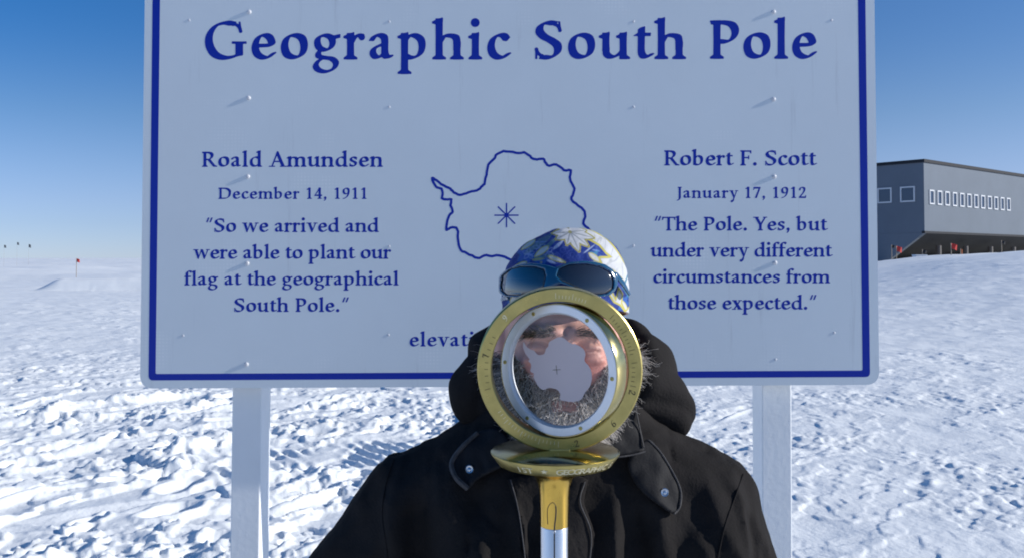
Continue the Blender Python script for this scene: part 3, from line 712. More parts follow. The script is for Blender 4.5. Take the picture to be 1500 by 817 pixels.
# the outer ring
rc = at(819.5, 539, YM)
OM = Matrix.Translation(rc) @ Matrix.Rotation(math.radians(-2), 4, 'Z') @ Matrix.Rotation(math.pi/2+math.radians(4), 4, 'X')
RO, RI, TH = .0872, .0722, .022
MB().lathe([(RI+.0008, TH/2), (RO-.0014, TH/2), (RO, TH/2-.0014), (RO, -TH/2+.0014), (RO-.0014, -TH/2), (RI+.0008, -TH/2), (RI, -TH/2+.0008), (RI, TH/2-.0008)], 160, OM, closed=True).build('outer_ring', M_brass, mk, smooth=True)
def on_ring(r, deg, h=0.0):                     # degrees clockwise from the top, seen from the front
    q = math.radians(90-deg); return OM @ Vector((r*math.cos(q), r*math.sin(q), TH/2+h))
def marks(name, m, spans):
    b = MB()
    for a0, a1, st in spans:
        k = 0; a = a0
        while a <= a1:
            ln = .0062 if k % 5 == 0 else .0036
            q = math.radians(90-a); rad = OM.to_3x3() @ Vector((math.cos(q), math.sin(q), 0)); tan = OM.to_3x3() @ Vector((-math.sin(q), math.cos(q), 0)); nn = OM.to_3x3() @ Vector((0, 0, 1))
            b.box(on_ring(RI+.0035+ln/2, a, .0001), (ln, .00056, .0003), Matrix((rad, tan, nn)).transposed()); a += st; k += 1
    return b.build(name, m, mk)
marks('scale_marks', M_mark, [(-3, 22, 2.6), (181, 237, 3.0)])
marks('scale_marks', M_markd, [(44, 78, 3.0), (84, 106, 3.6), (255, 297, 5.2)])
def ring_char(ch, deg, hgt, spin=0, m=M_markd):
    scl = hgt/CH; adv = G[ch][0]
    L = [[((x-adv/2)*scl, (y-CH/2)*scl) for x, y in l] for l in glyph_loops(ch)]
    P_ = Matrix.Translation(on_ring((RO+RI)/2, deg, .0001)) @ OM.to_3x3().to_4x4() @ Matrix.Rotation(math.radians(-deg+spin), 4, 'Z')
    V, F = flat_mesh(L, .0003, P_); mesh_obj('engraved_numeral', V, F, m, mk, smooth=False)
ring_char('9', -46, .0065, 0, M_mark); ring_char('7', -79, .0065, 0); ring_char('2', 107, .0070, 0); ring_char('9', 135, .0070, 0); ring_char('2', 167, .0070, 180)
# a foot that carries the ring on the disc
MB().box((rc.x, YM, zd+.0005), (.022, .012, .003), bev=.001).build('foot', M_brass, mk)
# the pivoting inner ring with its window
YAW = math.radians(32)
n = Vector((-math.sin(YAW), -math.cos(YAW), 0)); X_ = Vector((math.cos(YAW), -math.sin(YAW), 0))
pc = at(823, 540, YM)
IM = Matrix((tuple(X_)+(0,), (0, 0, 1, 0), tuple(n)+(0,), (0, 0, 0, 1))).transposed(); IM = Matrix.Translation(pc) @ IM
T2 = .022; R0, R1, RG = .0705, .0692, .0597
inn = MB().lathe([(R1+.0002, T2/2), (R0-.0006, T2/2), (R0, T2/2-.0008), (R0, -T2/2+.0008), (R0-.001, -T2/2), (.0688, -T2/2), (.0688, T2/2-.006), (R1+.0002, T2/2-.006)], 128, IM, closed=True).build('inner_ring', M_brassp, mk, smooth=True)
fr = MB().lathe([(RG+.0010, T2/2+.0006), (R1-.0006, T2/2+.0006), (R1, T2/2), (R1, T2/2-.0058), (RG-.001, T2/2-.0058), (RG-.001, T2/2-.0030), (RG, T2/2-.0016)], 128, IM, closed=True).build('retaining_ring', M_ring, mk, smooth=True)
for k in range(6):
    q = math.radians(-4+60*k); p = IM @ Vector((.0646*math.cos(q), .0646*math.sin(q), T2/2+.0006))
    Bm = Matrix.Translation(p) @ IM.to_3x3().to_4x4()
    sc_ = MB().lathe([(.0021, 0), (.0021, .0004), (.0016, .0008), (1e-5, .0008)], 18, Bm).build('screw', M_brass, fr, smooth=True)
    MB().lathe([(.00075, .00081), (1e-5, .00083)], 6, Bm).build('socket_hole', M_markd, sc_)
MB().lathe([(.0678, T2/2-.0061), (.0687, T2/2-.0061), (.0687, -T2/2+.0005), (.0678, -T2/2+.0005)], 96, IM, closed=True).build('liner', M_ring, mk, smooth=True)
# window: clear pane and the frosted continent on it
gl = bpy.data.materials.new('clear window glass'); gl.use_nodes = True; t = gl.node_tree; t.nodes.clear()
o_ = t.nodes.new('ShaderNodeOutputMaterial'); mx = t.nodes.new('ShaderNodeMixShader'); tr = t.nodes.new('ShaderNodeBsdfTransparent'); gs = t.nodes.new('ShaderNodeBsdfGlossy'); fz = t.nodes.new('ShaderNodeFresnel')
gs.inputs['Roughness'].default_value = .02; fz.inputs['IOR'].default_value = 1.35; tr.inputs['Color'].default_value = (.97, .975, .98, 1)
t.links.new(fz.outputs[0], mx.inputs[0]); t.links.new(tr.outputs[0], mx.inputs[1]); t.links.new(gs.outputs[0], mx.inputs[2]); t.links.new(mx.outputs[0], o_.inputs[0])
MB().lathe([(1e-5, T2/2-.0040), (RG, T2/2-.0040), (RG, T2/2-.0056), (1e-5, T2/2-.0056)], 96, IM).build('glass', gl, mk, smooth=True)
inv = IM.inverted()
def on_glass(x, y):
    o = inv @ Vector((0, 0, CAM_H)); d = inv.to_3x3() @ Vector(ray(x, y)); k = (T2/2-.0036-o.z)/d.z; p = o+d*k; return (p.x, p.y)
GM = [(262,275),(275,297),(290,312),(318,322),(345,347),(380,340),(388,315),(402,298),(408,275),(450,250),(475,247),(495,255),(530,282),(560,287),(600,312),(613,340),(609,380),(628,405),(645,435),(650,480),(637,530),(612,560),(590,600),(560,612),(530,615),(500,610),(468,600),(470,572),(452,545),(410,535),(370,546),(345,525),(330,500),(318,475),(322,455),(300,440),(305,410),(290,380),(295,372),(272,340),(258,300)]
gm = catmull([(700+x/3.892, 430+y/3.892) for x, y in GM], True, 4)
gm[:, 0] += .7*perlin(np.arange(len(gm))*.45, 3, 1.); gm[:, 1] += .7*perlin(np.arange(len(gm))*.45, 8, 2.)
V, F = flat_mesh([[on_glass(*p) for p in gm[:-1]]], .0004, IM @ Matrix.Translation((0, 0, T2/2-.0036)))
pl = mesh_obj('continent_plate', V, F, M_plate, mk, smooth=False)
b = MB(); cg = on_glass(815.5, 541)
for q in (0, math.pi/2):
    b.box(IM @ Vector((cg[0], cg[1], T2/2-.0033)), (.0095, .0005, .0002), (IM.to_3x3() @ Matrix.Rotation(q+.12, 3, 'Z')))
b.build('pole_cross', M_markd, pl)
# lettering round the disc's bevel
def rim_text(txt, a0, pitch, m):
    cu = bpy.data.curves.new('t', 'FONT'); V, F = [], []
    for k, ch in enumerate(txt):
        if ch == ' ': continue
        cu.body = ch; cu.size = .0108; cu.offset = .0001; cu.align_x = 'CENTER'; cu.extrude = .00025; cu.resolution_u = 3
        ob = bpy.data.objects.new('t', cu); sc.collection.objects.link(ob)
        me = bpy.data.meshes.new_from_object(ob.evaluated_get(bpy.context.evaluated_depsgraph_get()))
        a = math.radians(a0+pitch*k); c = DM.translation
        for p in me.polygons: F.append(tuple(i+len(V) for i in p.vertices))
        for v_ in me.vertices:
            z = -.0116+v_.co.y*.80; r = .0600+(z+.0138)*(.0082/.0110)+.0002+v_.co.z; an = a+v_.co.x/.062
            V.append((c.x+r*math.sin(an), c.y-r*math.cos(an), c.z+z))
        bpy.data.objects.remove(ob); bpy.data.meshes.remove(me)
    bpy.data.curves.remove(cu)
    return mesh_obj('rim_lettering', V, F, m, mk, smooth=False)
rim_text('1ST', -37, 5.6, M_mark); rim_text('GEOGRAPHIC S', 1.5, 5.3, M_mark)
st = [(( .0038 if k % 2 == 0 else .0016)*math.cos(math.pi/2+k*math.pi/5), (.0038 if k % 2 == 0 else .0016)*math.sin(math.pi/2+k*math.pi/5)) for k in range(10)]
V, F = flat_mesh([st], .0006, Matrix()); c = DM.translation; VV = []
for vx, vy, vz in V:
    z = -.0085+vy*.80; r_ = .0600+(z+.0138)*(.0082/.0110)+.0002+vz; an = math.radians(-12.4)+vx/.062; VV.append((c.x+r_*math.sin(an), c.y-r_*math.cos(an), c.z+z))
mesh_obj('rim_star', VV, F, M_mark, mk, smooth=False)
# dark hook-shaped reflection, modelled as a thin black tube on socket and pole
def on_pole(x, y, r=.0150):
    dx = (x-812)/S_M; z = at(812, y, YM-r).z; return Vector((gp.x+dx, YM-math.sqrt(max(r*r-dx*dx, 1e-8))-.0004, z))
CP = catmull([(801.5, 768), (801, 748), (804, 739), (809, 735.5), (813, 741), (813, 755), (811.5, 768), (811, 785), (811, 830), (811, 900)], False, 6)
MB().tube([on_pole(x, y) for x, y in CP], [.00035 if i < 24 else .00075 for i in range(len(CP))], 6).build('reflection_line', M_refl, mk, smooth=True)
q = on_pole(810.8, 778); MB().lathe([(.0014, 0), (.0016, .0005), (.0011, .0009), (.0006, .0006)], 16, Matrix.Translation(q) @ RY).build('reflection_bead', M_alu, mk, smooth=True)  # round spot of the same reflection, added as a bead
# ------------------------------------------------------------------ the person behind the marker
PX0, PY0 = .075, 1.30
pz = gh(PX0, PY0)
per = empty('person', (PX0, PY0, pz))
tag(per, 'bearded person in a black hooded jacket and patterned blue beanie, face behind the round marker', 'person')
M_skin = mat('skin', (.5, .28, .2), .5, spec=.35, attr=True, sss=.12, bump=.0006, bscale=330, var=.08, vscale=45)
M_eye = mat('eye white', (.45, .42, .40), .2)
M_cloth = mat('black canvas', (.0200, .0186, .0186), .9, spec=.04, var=.25, vscale=9, bump=.0011, bscale=260)
M_lining = mat('black corduroy', (.012, .012, .014), .75, spec=.25, bump=.0005, bscale=300)
M_trim = mat('grey corduroy trim', (.06, .058, .06), .7, spec=.25, bump=.0006, bscale=500, var=.3, vscale=120)
M_snap = mat('steel snap', (.55, .57, .6), .25, metal=1)
M_hair = mat('grey beard hair', (.4, .38, .36), .45, spec=.4, attr=True)
M_hat = mat('printed fleece', (.1, .1, .4), .7, spec=.25, attr=True, bump=.0005, bscale=350)
H = np.array(at(822, 503, 1.215))               # eye level, middle of the head
def head_sdf(P):
    q = P-H; f = sd_ell(q, (0, .015, .028), (.077, .097, .100))
    f = sm_un(f, sd_ell(q, (0, -.022, -.040), (.062, .070, .078)), .03)
    f = sm_un(f, sd_ell(q, (0, -.045, -.090), (.036, .042, .030)), .03)
    for s in (-1, 1):
        f = sm_un(f, sd_ell(q, (s*.042, -.064, -.030), (.024, .022, .020)), .02)
        f = sm_un(f, sd_ell(q, (s*.080, .012, -.012), (.012, .022, .034)), .008)
        f = sm_sub(f, sd_ell(q, (s*.033, -.100, .001), (.019, .017, .011)), .012)
        f = sm_un(f, sd_cone(q, (s*.014, -.088, .021), (s*.050, -.074, .022), .010, .008), .012)
        f = sm_un(f, sd_ell(q, (s*.033, -.078, .0), (.0165, .0125, .011)), .005)       # closed lids, narrowed
        f = sm_un(f, sd_ell(q, (s*.034, -.082, -.013), (.018, .010, .006)), .006)
        f = sm_sub(f, sd_cone(q, (s*.021, -.092, -.0015), (s*.044, -.086, -.001), .0022, .0018), .002)
        f = sm_un(f, sd_ell(q, (s*.0125, -.100, -.037), (.009, .011, .008)), .006)
    f = sm_un(f, sd_cone(q, (0, -.086, .016), (0, -.114, -.033), .008, .0125), .012)
    f = sm_sub(f, sd_cone(q, (0, -.093, .022), (0, -.090, .034), .0015, .001), .006)    # frown line
    f = sm_un(f, sd_cone(q, (-.018, -.086, -.063), (.018, -.086, -.063), .006, .006), .006)
    f = sm_un(f, sd_cone(q, (-.015, -.086, -.073), (.015, -.086, -.073), .0065, .0065), .006)
    f = sm_sub(f, sd_cone(q, (-.020, -.0935, -.068), (.020, -.0935, -.068), .0016, .0016), .003)
    f = sm_un(f, sd_cone(q, (0, .03, -.06), (0, .05, -.19), .055, .062), .03)
    f = sm_un(f, sd_ell(q, (0, .06, -.235), (.15, .085, .065)), .04)
    return f
h = .0026; lo, hi = H+np.array((-.16, -.135, -.295)), H+np.array((.16, .16, .135))
V, Q = surface_nets(head_sdf(grid(lo, hi, h)), lo, h)
q = V-H
col = np.tile(np.array((.62, .335, .265)), (len(V), 1))
def blend(c, m): 
    global col; col = col*(1-m[:, None])+np.array(c)*m[:, None]
for s in (-1, 1): blend((.62, .22, .18), .75*np.exp(-(((q[:, 0]-s*.045)/.022)**2+((q[:, 2]+.028)/.02)**2)))
blend((.48, .17, .13), .7*np.exp(-((q[:, 0]/.016)**2+((q[:, 2]+.034)/.02)**2))*(q[:, 1] < -.08))
blend((.34, .13, .12), .9*((np.abs(q[:, 0]) < .022)*np.exp(-((q[:, 2]+.068)/.009)**2)*(q[:, 1] < -.07)))
blend((.30, .17, .13), .5*np.exp(-((np.abs(q[:, 2]-.03-.012*np.round((q[:, 2]-.03)/.012)))/.002)**2)*(q[:, 1] < -.06)*(q[:, 2] > .022))
lowv = -.044+.030*sstep(.028, .062, np.abs(q[:, 0]))
blend((.11, .085, .075), .85*sstep(.004, -.006, q[:, 2]-lowv)*(q[:, 1] < .04)*(q[:, 2] > -.14)*(1-((np.abs(q[:, 0]) < .016)&(q[:, 2] > -.076)&(q[:, 2] < -.060))))
body = mesh_obj('body', V, Q, M_skin, per, col=col)
for s in (-1, 1):
    m = MB(); c = H+np.array((s*.033, -.0755, -.001)); m.lathe([(max(1e-5, .0115*math.sin(a)), .0115*math.cos(a)) for a in np.linspace(0, math.pi, 14)], 20, Matrix.Translation(c))
    m.build('eye', M_eye, per, smooth=True)
# hair: thin curling strands in one mesh
def strands(name, roots, dirs, lens, rad, colr, curl, droop, seg=7, seed=1, parent=per):
    r = np.random.default_rng(seed); n = len(roots); P = np.zeros((n, seg+1, 3)); P[:, 0] = roots; d = dirs.copy()
    ph = r.uniform(0, 6.28, n); fr = r.uniform(1.2, 2.6, n); ax = r.normal(size=(n, 3)); ax /= np.linalg.norm(ax, axis=1)[:, None]
    for k in range(seg):
        d = d+np.array(droop)/seg+curl*ax*np.sin(ph+fr*k)[:, None]; d /= np.linalg.norm(d, axis=1)[:, None]
        P[:, k+1] = P[:, k]+d*(lens/seg)[:, None]
    T = np.gradient(P, axis=1); T /= np.linalg.norm(T, axis=2)[..., None]+1e-9
    a = np.cross(T, np.array((.3, .2, .93))); a /= np.linalg.norm(a, axis=2)[..., None]+1e-9; b = np.cross(T, a)
    rr_ = rad*np.linspace(1, .35, seg+1)[None, :, None]
    ring = [P+rr_*(a*math.cos(t)+b*math.sin(t)) for t in (0, 2.094, 4.189)]
    V = np.stack(ring, 2).reshape(-1, 3)
    base = (np.arange(n)*(seg+1)*3)[:, None]+(np.arange(seg)*3)[None]
    F = np.concatenate([np.stack([base+k, base+(k+1) % 3, base+3+(k+1) % 3, base+3+k], -1).reshape(-1, 4) for k in range(3)])
    return mesh_obj(name, V, F, M_hair, parent, col=np.repeat(colr, (seg+1)*3, 0))
e1, e2 = V[Q[:, 1]]-V[Q[:, 0]], V[Q[:, 3]]-V[Q[:, 0]]; FN = np.cross(e1, e2); FN /= np.linalg.norm(FN, axis=1)[:, None]+1e-12; FC = V[Q].mean(1)-H
def pick(mask, n, seed):
    i = np.nonzero(mask)[0]; return np.random.default_rng(seed).choice(i, n)
x, y, z = FC.T
low = -.044+.030*sstep(.028, .062, np.abs(x))
bm_ = (z < low) & (z > -.135) & (y < .035) & ~((np.abs(x) < .016) & (z > -.075) & (z < -.062) & (y < -.07)) & ~((np.abs(x) < .02) & (z > -.050)) & ~(FN[:, 2] < -.95)
i = pick(bm_, 9500, 5); r_ = np.random.default_rng(6)
root = V[Q[i]].mean(1)+r_.normal(0, .0012, (len(i), 3)); nn_ = FN[i]
dr = nn_*.75+np.array((0, -.05, -.55))+r_.normal(0, .42, (len(i), 3)); dr[:, 0] += .45*(FC[i][:, 0] > .03); dr /= np.linalg.norm(dr, axis=1)[:, None]
ln = r_.uniform(.014, .042, len(i))*(1-.45*(z[i] > -.062)*(np.abs(x[i]) < .035))
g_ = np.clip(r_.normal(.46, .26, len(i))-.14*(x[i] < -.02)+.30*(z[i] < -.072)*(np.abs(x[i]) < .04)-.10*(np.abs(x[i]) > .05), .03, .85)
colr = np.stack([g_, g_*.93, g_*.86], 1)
strands('beard', root, dr, ln, .00050, colr, .85, (0, 0, -.3), 7, 3)
# long wisps at the side of the beard, blown outwards and lit by the sun
i = pick(bm_ & (x > .045) & (z > -.095), 900, 15); r_ = np.random.default_rng(16)
dr = np.tile(np.array((.95, -.15, -.1)), (len(i), 1))+r_.normal(0, .38, (len(i), 3)); dr /= np.linalg.norm(dr, axis=1)[:, None]
g_ = r_.uniform(.5, .8, len(i)); ln = r_.uniform(.018, .062, len(i))
strands('beard_wisps', V[Q[i]].mean(1), dr, ln, .00034, np.stack([g_, g_*.94, g_*.87], 1), 1.35, (.1, 0, -.1), 9, 8)
for s in (-1, 1):
    i = pick((np.abs(x-s*.032) < .021) & (np.abs(z-.0215-.10*(.032-np.abs(x))) < .0045) & (y < -.06), 260, 21+s); r_ = np.random.default_rng(30+s)
    dr = FN[i]*.5+np.array((s*.7, 0, .1))+r_.normal(0, .25, (len(i), 3)); dr /= np.linalg.norm(dr, axis=1)[:, None]
    g_ = r_.uniform(.03, .16, len(i)); strands('eyebrow', V[Q[i]].mean(1), dr, r_.uniform(.006, .013, len(i)), .00035, np.stack([g_, g_*.85, g_*.75], 1), .15, (0, 0, -.1), 4, 5)

# ---- the beanie
HC = np.array(at(828, 427, 1.225)); HS = 1061.
def hat_surf(th, ph, off=0.0):
    """th 0 at the top .. pi/2 at the widest, then straight down; ph 0 = front"""
    up_ = np.cos(np.minimum(th, math.pi/2)); si = np.sin(np.minimum(th, math.pi/2)); dn = np.maximum(th-math.pi/2, 0)/.62*(.017+.014*(1-np.cos(ph)))
    rx, ry, rz = .0868+off, .108+off, .0885+off
    px_ = rx*si*np.sin(ph)+.010*up_**2; py_ = -ry*si*np.cos(ph)+.012*up_; pz_ = rz*np.sign(up_)*np.abs(up_)**.92-dn
    return np.stack([px_, py_, pz_], -1)
nu, nv = 420, 190
ph, th = np.meshgrid(np.linspace(-math.pi, math.pi, nu, endpoint=False), np.linspace(.004, math.pi/2+.62, nv), indexing='xy')
P_ = hat_surf(th, ph)
wr = .0022*perlin(P_[..., 0]/.045, P_[..., 2]/.022, P_[..., 1]/.06)+.0009*perlin(P_[..., 0]/.012, P_[..., 2]/.012, P_[..., 1]/.012)
P_ = P_*(1+(wr/.095)[..., None])
ax_, az_ = 828+P_[..., 0]*HS, 427-P_[..., 2]*HS            # front view of the print, in photograph pixels
z1 = lambda L: [(640+a/4.086, 320+b/4.086) for a, b in L]
def petal(c, t, wdt):
    c, t = np.array(c), np.array(t); e = t-c; L = np.linalg.norm(e); e = e/L
    uu = (ax_-c[0])*e[0]+(az_-c[1])*e[1]; vv = -(ax_-c[0])*e[1]+(az_-c[1])*e[0]; s = np.clip(uu/L, 0, 1)
    return np.maximum(np.abs(vv)-wdt*np.sin(np.pi*s**.75)**.8, np.maximum(-uu, uu-L))
front = (P_[..., 1] < .03); rngh = np.random.default_rng(77)
navy, blue, teal, white, yel, grey = [np.array(c) for c in ((.008, .022, .16), (.012, .045, .27), (.03, .17, .25), (.52, .53, .55), (.47, .42, .08), (.09, .12, .13))]
n1 = perlin(ax_/24, az_/20, 3.); n2 = perlin(ax_/7, az_/7, 5.)
colh = navy+(blue-navy)*np.clip(.5+.9*n1, 0, 1)[..., None]
def put(c, f, soft=1.0, amt=1.0):
    global colh; m = np.clip(.5-f/soft, 0, 1)*amt; colh = colh*(1-m[..., None])+np.array(c)*m[..., None]
# elsewhere on the hat: the same print, loose
o1 = perlin(ph*2.2+3, th*4.5, 1.); o2 = perlin(ph*3.1, th*5.5+7, 2.)
back = np.where(front, 9., 0.)
put(white, np.where(front, 9, .10-np.abs(o1))*14, 1.); put(yel, np.where(front, 9, np.abs(np.abs(o1)-.12)-.02)*40, 1.)
for c_, R_, np_ in (((770, 372), 15, 6), ((790, 384), 9, 5), ((868, 384), 10, 6), ((752, 432), 12, 6), ((905, 440), 12, 6)):
    ff = np.full(ax_.shape, 99.)
    for j_ in range(np_):
        an_ = j_*2*math.pi/np_+c_[0]; ff = np.minimum(ff, petal(c_, (c_[0]+R_*math.cos(an_), c_[1]+R_*math.sin(an_)), R_*.22))
    ff = np.where(front, ff, 99); put(np.array((.03, .16, .34)), ff-1.0, .8, .8); put(np.array((.03, .09, .36)), ff, .8, .9); put(yel, np.where(front, np.hypot(ax_-c_[0], az_-c_[1])-1.6, 9), 1.0, .8)
# grey-green strokes on the left of the crown
for a, b_, wd in (((560, 190), (690, 92), 5), ((600, 215), (700, 130), 3), ((520, 220), (610, 140), 3), ((640, 180), (720, 110), 2.5), ((580, 240), (690, 215), 2)):
    (a0, a1) = z1([a, b_]); put(grey+.4*teal, petal(a0, a1, wd), 2.0, .85)
put(np.array((.10, .16, .42)), np.abs(n2)*8-.35, 1.0, .35)
for k_ in range(26):
    c_ = (rngh.uniform(735, 895), rngh.uniform(336, 392)); an_ = rngh.uniform(-.5, .9); L_ = rngh.uniform(8, 22)
    put([np.array((.20, .30, .60)), np.array((.42, .50, .66)), np.array((.06, .22, .36)), np.array((.40, .40, .14))][k_ % 4], np.where(front, petal(c_, (c_[0]+L_*math.cos(an_), c_[1]-L_*math.sin(an_)), rngh.uniform(.8, 2.2)), 9), 1.2, .75)
for k_ in range(9):
    c_ = (rngh.uniform(745, 800), rngh.uniform(352, 425))
    for j_ in range(5):
        an_ = j_*1.257+k_; put(np.array((.30, .38, .58)), np.where(front, np.abs(petal(c_, (c_[0]+9*math.cos(an_), c_[1]+9*math.sin(an_)), 2.4))-.4, 9), .9, .7)
for a_, b_, w_ in (((800, 362), (782, 376), 3.2), ((783, 352), (764, 366), 2.6), ((856, 372), (872, 384), 3.0), ((800, 376), (822, 384), 2.2), ((748, 440), (760, 425), 3.0), ((898, 436), (914, 452), 3.4), ((770, 384), (752, 392), 2.2)):
    ff = np.where(front, petal(a_, b_, w_), 99); put(yel, ff-1.1, .8); put(white, ff+.1, .8, .9)
# white swath on the right with yellow edge
sw = z1([(820, 60), (900, 62), (1000, 120), (1070, 215), (1150, 330), (1155, 440), (1120, 400), (1075, 345), (1020, 300), (960, 275), (945, 240), (1000, 240), (1025, 232), (990, 205), (955, 160), (900, 128), (850, 110)])
f = poly_sdf(ax_, az_, sw); f = np.where(front, f, 99)
put((.02, .03, .06), np.abs(f-.2)-1.6, 1.2, .6); put(yel, np.abs(f-1.6)-1.5, 1.0); put(white, f, 1.2)
put(grey, np.where(f < -1.5, np.abs(perlin(ax_/14+az_/30, az_/40, 9.))*9-.25, 9), 1.0, .5)
sw2 = z1([(985, 430), (1000, 415), (1030, 470), (1050, 405), (1075, 440), (1068, 490), (1095, 540), (1140, 520), (1150, 480), (1165, 600), (1110, 560), (1060, 500), (1020, 480)])
f2 = np.where(front, poly_sdf(ax_, az_, sw2), 99); put(yel, np.abs(f2)-1.3, 1.0); put(white, f2+1.2, 1.0)
sw3 = z1([(1080, 400), (1130, 340), (1160, 380), (1150, 470), (1120, 450)])
f3 = np.where(front, poly_sdf(ax_, az_, sw3), 99); put(teal, np.abs(f3)-1.6, 1.2); put(white, f3+1.4, 1.2)
# the daisy on top
fc = (833, 341)
fl = np.full(ax_.shape, 99.)
for tip, wd in (((842, 369), 6.5), ((826, 360), 5.5), ((812, 352), 5.5), ((808, 343), 5), ((818, 333), 5), ((845, 331), 5), ((858, 338), 5.5), ((866, 350), 6), ((856, 362), 5.5)):
    pf = petal(fc, tip, wd); fl = np.minimum(fl, pf)
fl = np.where(front, fl, 99)
put(yel, fl-1.9, 1.0); put((.02, .03, .07), np.abs(fl-.3)-.5, .8, .8); put(white, fl+.2, .9)
for tip in ((842, 369), (826, 360), (812, 352), (808, 343), (858, 338), (866, 350), (856, 362)):
    put(grey, np.where(fl < -.5, petal(fc, tip, .9), 9), .8, .6)
put((.30, .28, .12), np.hypot(ax_-fc[0], az_-fc[1])-2.6, 1.2)
idx = np.arange(nu*nv).reshape(nv, nu)
Qh = np.stack([idx[:-1], np.roll(idx, -1, 1)[:-1], np.roll(idx, -1, 1)[1:], idx[1:]], -1).reshape(-1, 4)[:, ::-1]
Vh = np.vstack([P_.reshape(-1, 3)+HC, (hat_surf(th, ph, -.004)[-1]+HC), [P_[0].mean(0)+HC]])
nb = nu*nv
Qh = np.vstack([Qh, np.stack([idx[-1], np.roll(idx[-1], -1), nb+(np.arange(nu)+1) % nu, nb+np.arange(nu)], 1)[:, ::-1]])
mesh_obj('beanie', Vh, Qh, M_hat, per, col=np.vstack([colh.reshape(-1, 3), colh[-1], colh[:1, 0]]))

# ---- sunglasses pushed up on the beanie
sg = empty('sunglasses', (HC[0], HC[1]-.11, HC[2])); tag(sg, 'blue wraparound sunglasses with dark lenses pushed up on the patterned beanie', 'sunglasses')
M_sgf = mat('blue gloss frame', (.008, .070, .150), .12, spec=.6, coat=.5); M_lens = mat('dark mirrored lens', (.012, .014, .022), .06, spec=.9, coat=1.0)
def hat_sd(P):
    q = (P-HC)-np.array((.004, .0, .0)); f = sd_ell(q, (0, 0, 0), (.0868, .108, .0885))
    g = (np.sqrt((q[..., 0]/.0868)**2+(q[..., 1]/.108)**2)-1)*.09
    return np.where(q[..., 2] < 0, g, f)
lz1 = z1([(385, 395), (392, 340), (440, 300), (500, 283), (580, 285), (628, 300), (636, 340), (622, 398), (560, 425), (480, 445), (420, 447), (390, 425)])
lz2 = z1([(692, 335), (704, 297), (760, 273), (850, 268), (930, 281), (985, 310), (1008, 360), (1003, 402), (960, 432), (900, 437), (840, 418), (780, 388), (720, 362)])
fz_ = z1([(366, 352), (404, 312), (480, 274), (560, 264), (640, 275), (690, 288), (760, 260), (840, 253), (905, 258), (965, 272), (1008, 300), (1036, 345), (1034, 385), (1016, 418), (985, 441), (900, 447), (830, 428), (775, 394), (715, 374), (680, 388), (640, 408), (560, 435), (480, 456), (400, 456), (370, 436)])
def shell(poly2, off, th_, h, rnd=.0008, holes=()):
    pa = np.array(poly2); lo = np.array((HC[0]+(pa[:, 0].min()-828)/HS-.004, HC[1]-.135, HC[2]-(pa[:, 1].max()-427)/HS-.004))
    hi = np.array((HC[0]+(pa[:, 0].max()-828)/HS+.004, HC[1]+.01, HC[2]-(pa[:, 1].min()-427)/HS+.004))
    Gd = grid(lo, hi, h); a_, b_ = 828+(Gd[..., 0, 0]-HC[0])*HS, 427-(Gd[0, :, :, 2]-HC[2])*HS
    A2, B2 = np.meshgrid(828+(Gd[:, 0, 0, 0]-HC[0])*HS, 427-(Gd[0, 0, :, 2]-HC[2])*HS, indexing='ij')
    f2 = poly_sdf(A2, B2, poly2)/HS
    for hl in holes: f2 = np.maximum(f2, -poly_sdf(A2, B2, hl)/HS)
    F = -sm_un(-np.abs(hat_sd(Gd)-off)+0*Gd[..., 0]+th_, -np.broadcast_to(f2[:, None, :], Gd.shape[:3]), rnd*3)
    F[0], F[-1], F[:, 0], F[:, -1], F[:, :, 0], F[:, :, -1] = (1,)*6
    return surface_nets(F, lo, h)
Vs, Qs = shell(fz_, .0085, .0028, .0012, holes=(lz1, lz2)); mesh_obj('frame', Vs, Qs, M_sgf, sg)
for l in (lz1, lz2):
    Vs, Qs = shell(l, .0078, .0012, .0012, rnd=.0003); mesh_obj('lens', Vs, Qs, M_lens, sg)
Vs, Qs = shell(z1([(1012, 312), (1036, 316), (1084, 372), (1122, 440), (1108, 452), (1066, 396), (1026, 350)]), .0065, .0026, .0012); mesh_obj('temple', Vs, Qs, M_sgf, sg)
for s, zb_ in ((-1, -.004),):
    pts = [HC+np.array((s*(.0868+.0010)*math.sin(a)+.002, -(.108+.0010)*math.cos(a), zb_-.012*(a-1.0))) for a in np.linspace(1.0 if s > 0 else 1.10, 2.2, 14)]
    MB().tube(pts, [.0042-.0014*k/13 for k in range(14)], 8).build('temple', M_sgf, sg, smooth=True)

# ---- the jacket
def jacket_base(P):
    q = P-np.array((PX0, PY0, 0)); x, y, z = q[..., 0], q[..., 1], q[..., 2]
    zs = np.array((.70, .85, 1.0, 1.12, 1.20, 1.25, 1.285, 1.315, 1.345, 1.375, 1.41, 1.45))
    wx = np.interp(z, zs, (.275, .265, .255, .250, .250, .243, .222, .185, .135, .108, .094, .086))
    wy = np.interp(z, zs, (.175, .170, .165, .160, .150, .140, .128, .115, .104, .098, .092, .086))
    yc = np.interp(z, zs, (.0, .0, -.005, -.01, -.005, .0, .005, .01, .012, .01, .0, -.005))
    k = (np.abs(x/wx)**2.5+np.abs((y-yc)/wy)**2.5)**(1/2.5)
    f = (k-1)*np.minimum(wx, wy)*.85
    f = np.maximum(f, np.maximum(z-1.43, .72-z))
    arm = []
    for a, e, hd in (((-.200, .0, 1.222), (-.395, .01, .98), (-.32, -.19, .80)), ((.205, .0, 1.212), (.285, .01, .93), (.27, -.14, .74))):
        g = sd_cone(q, a, e, .083, .080); g2 = sd_cone(q, e, hd, .078, .056)
        arm.append(sm_un(g, g2, .03))
    for g in arm: f = sm_un(f, g, .028)
    return f
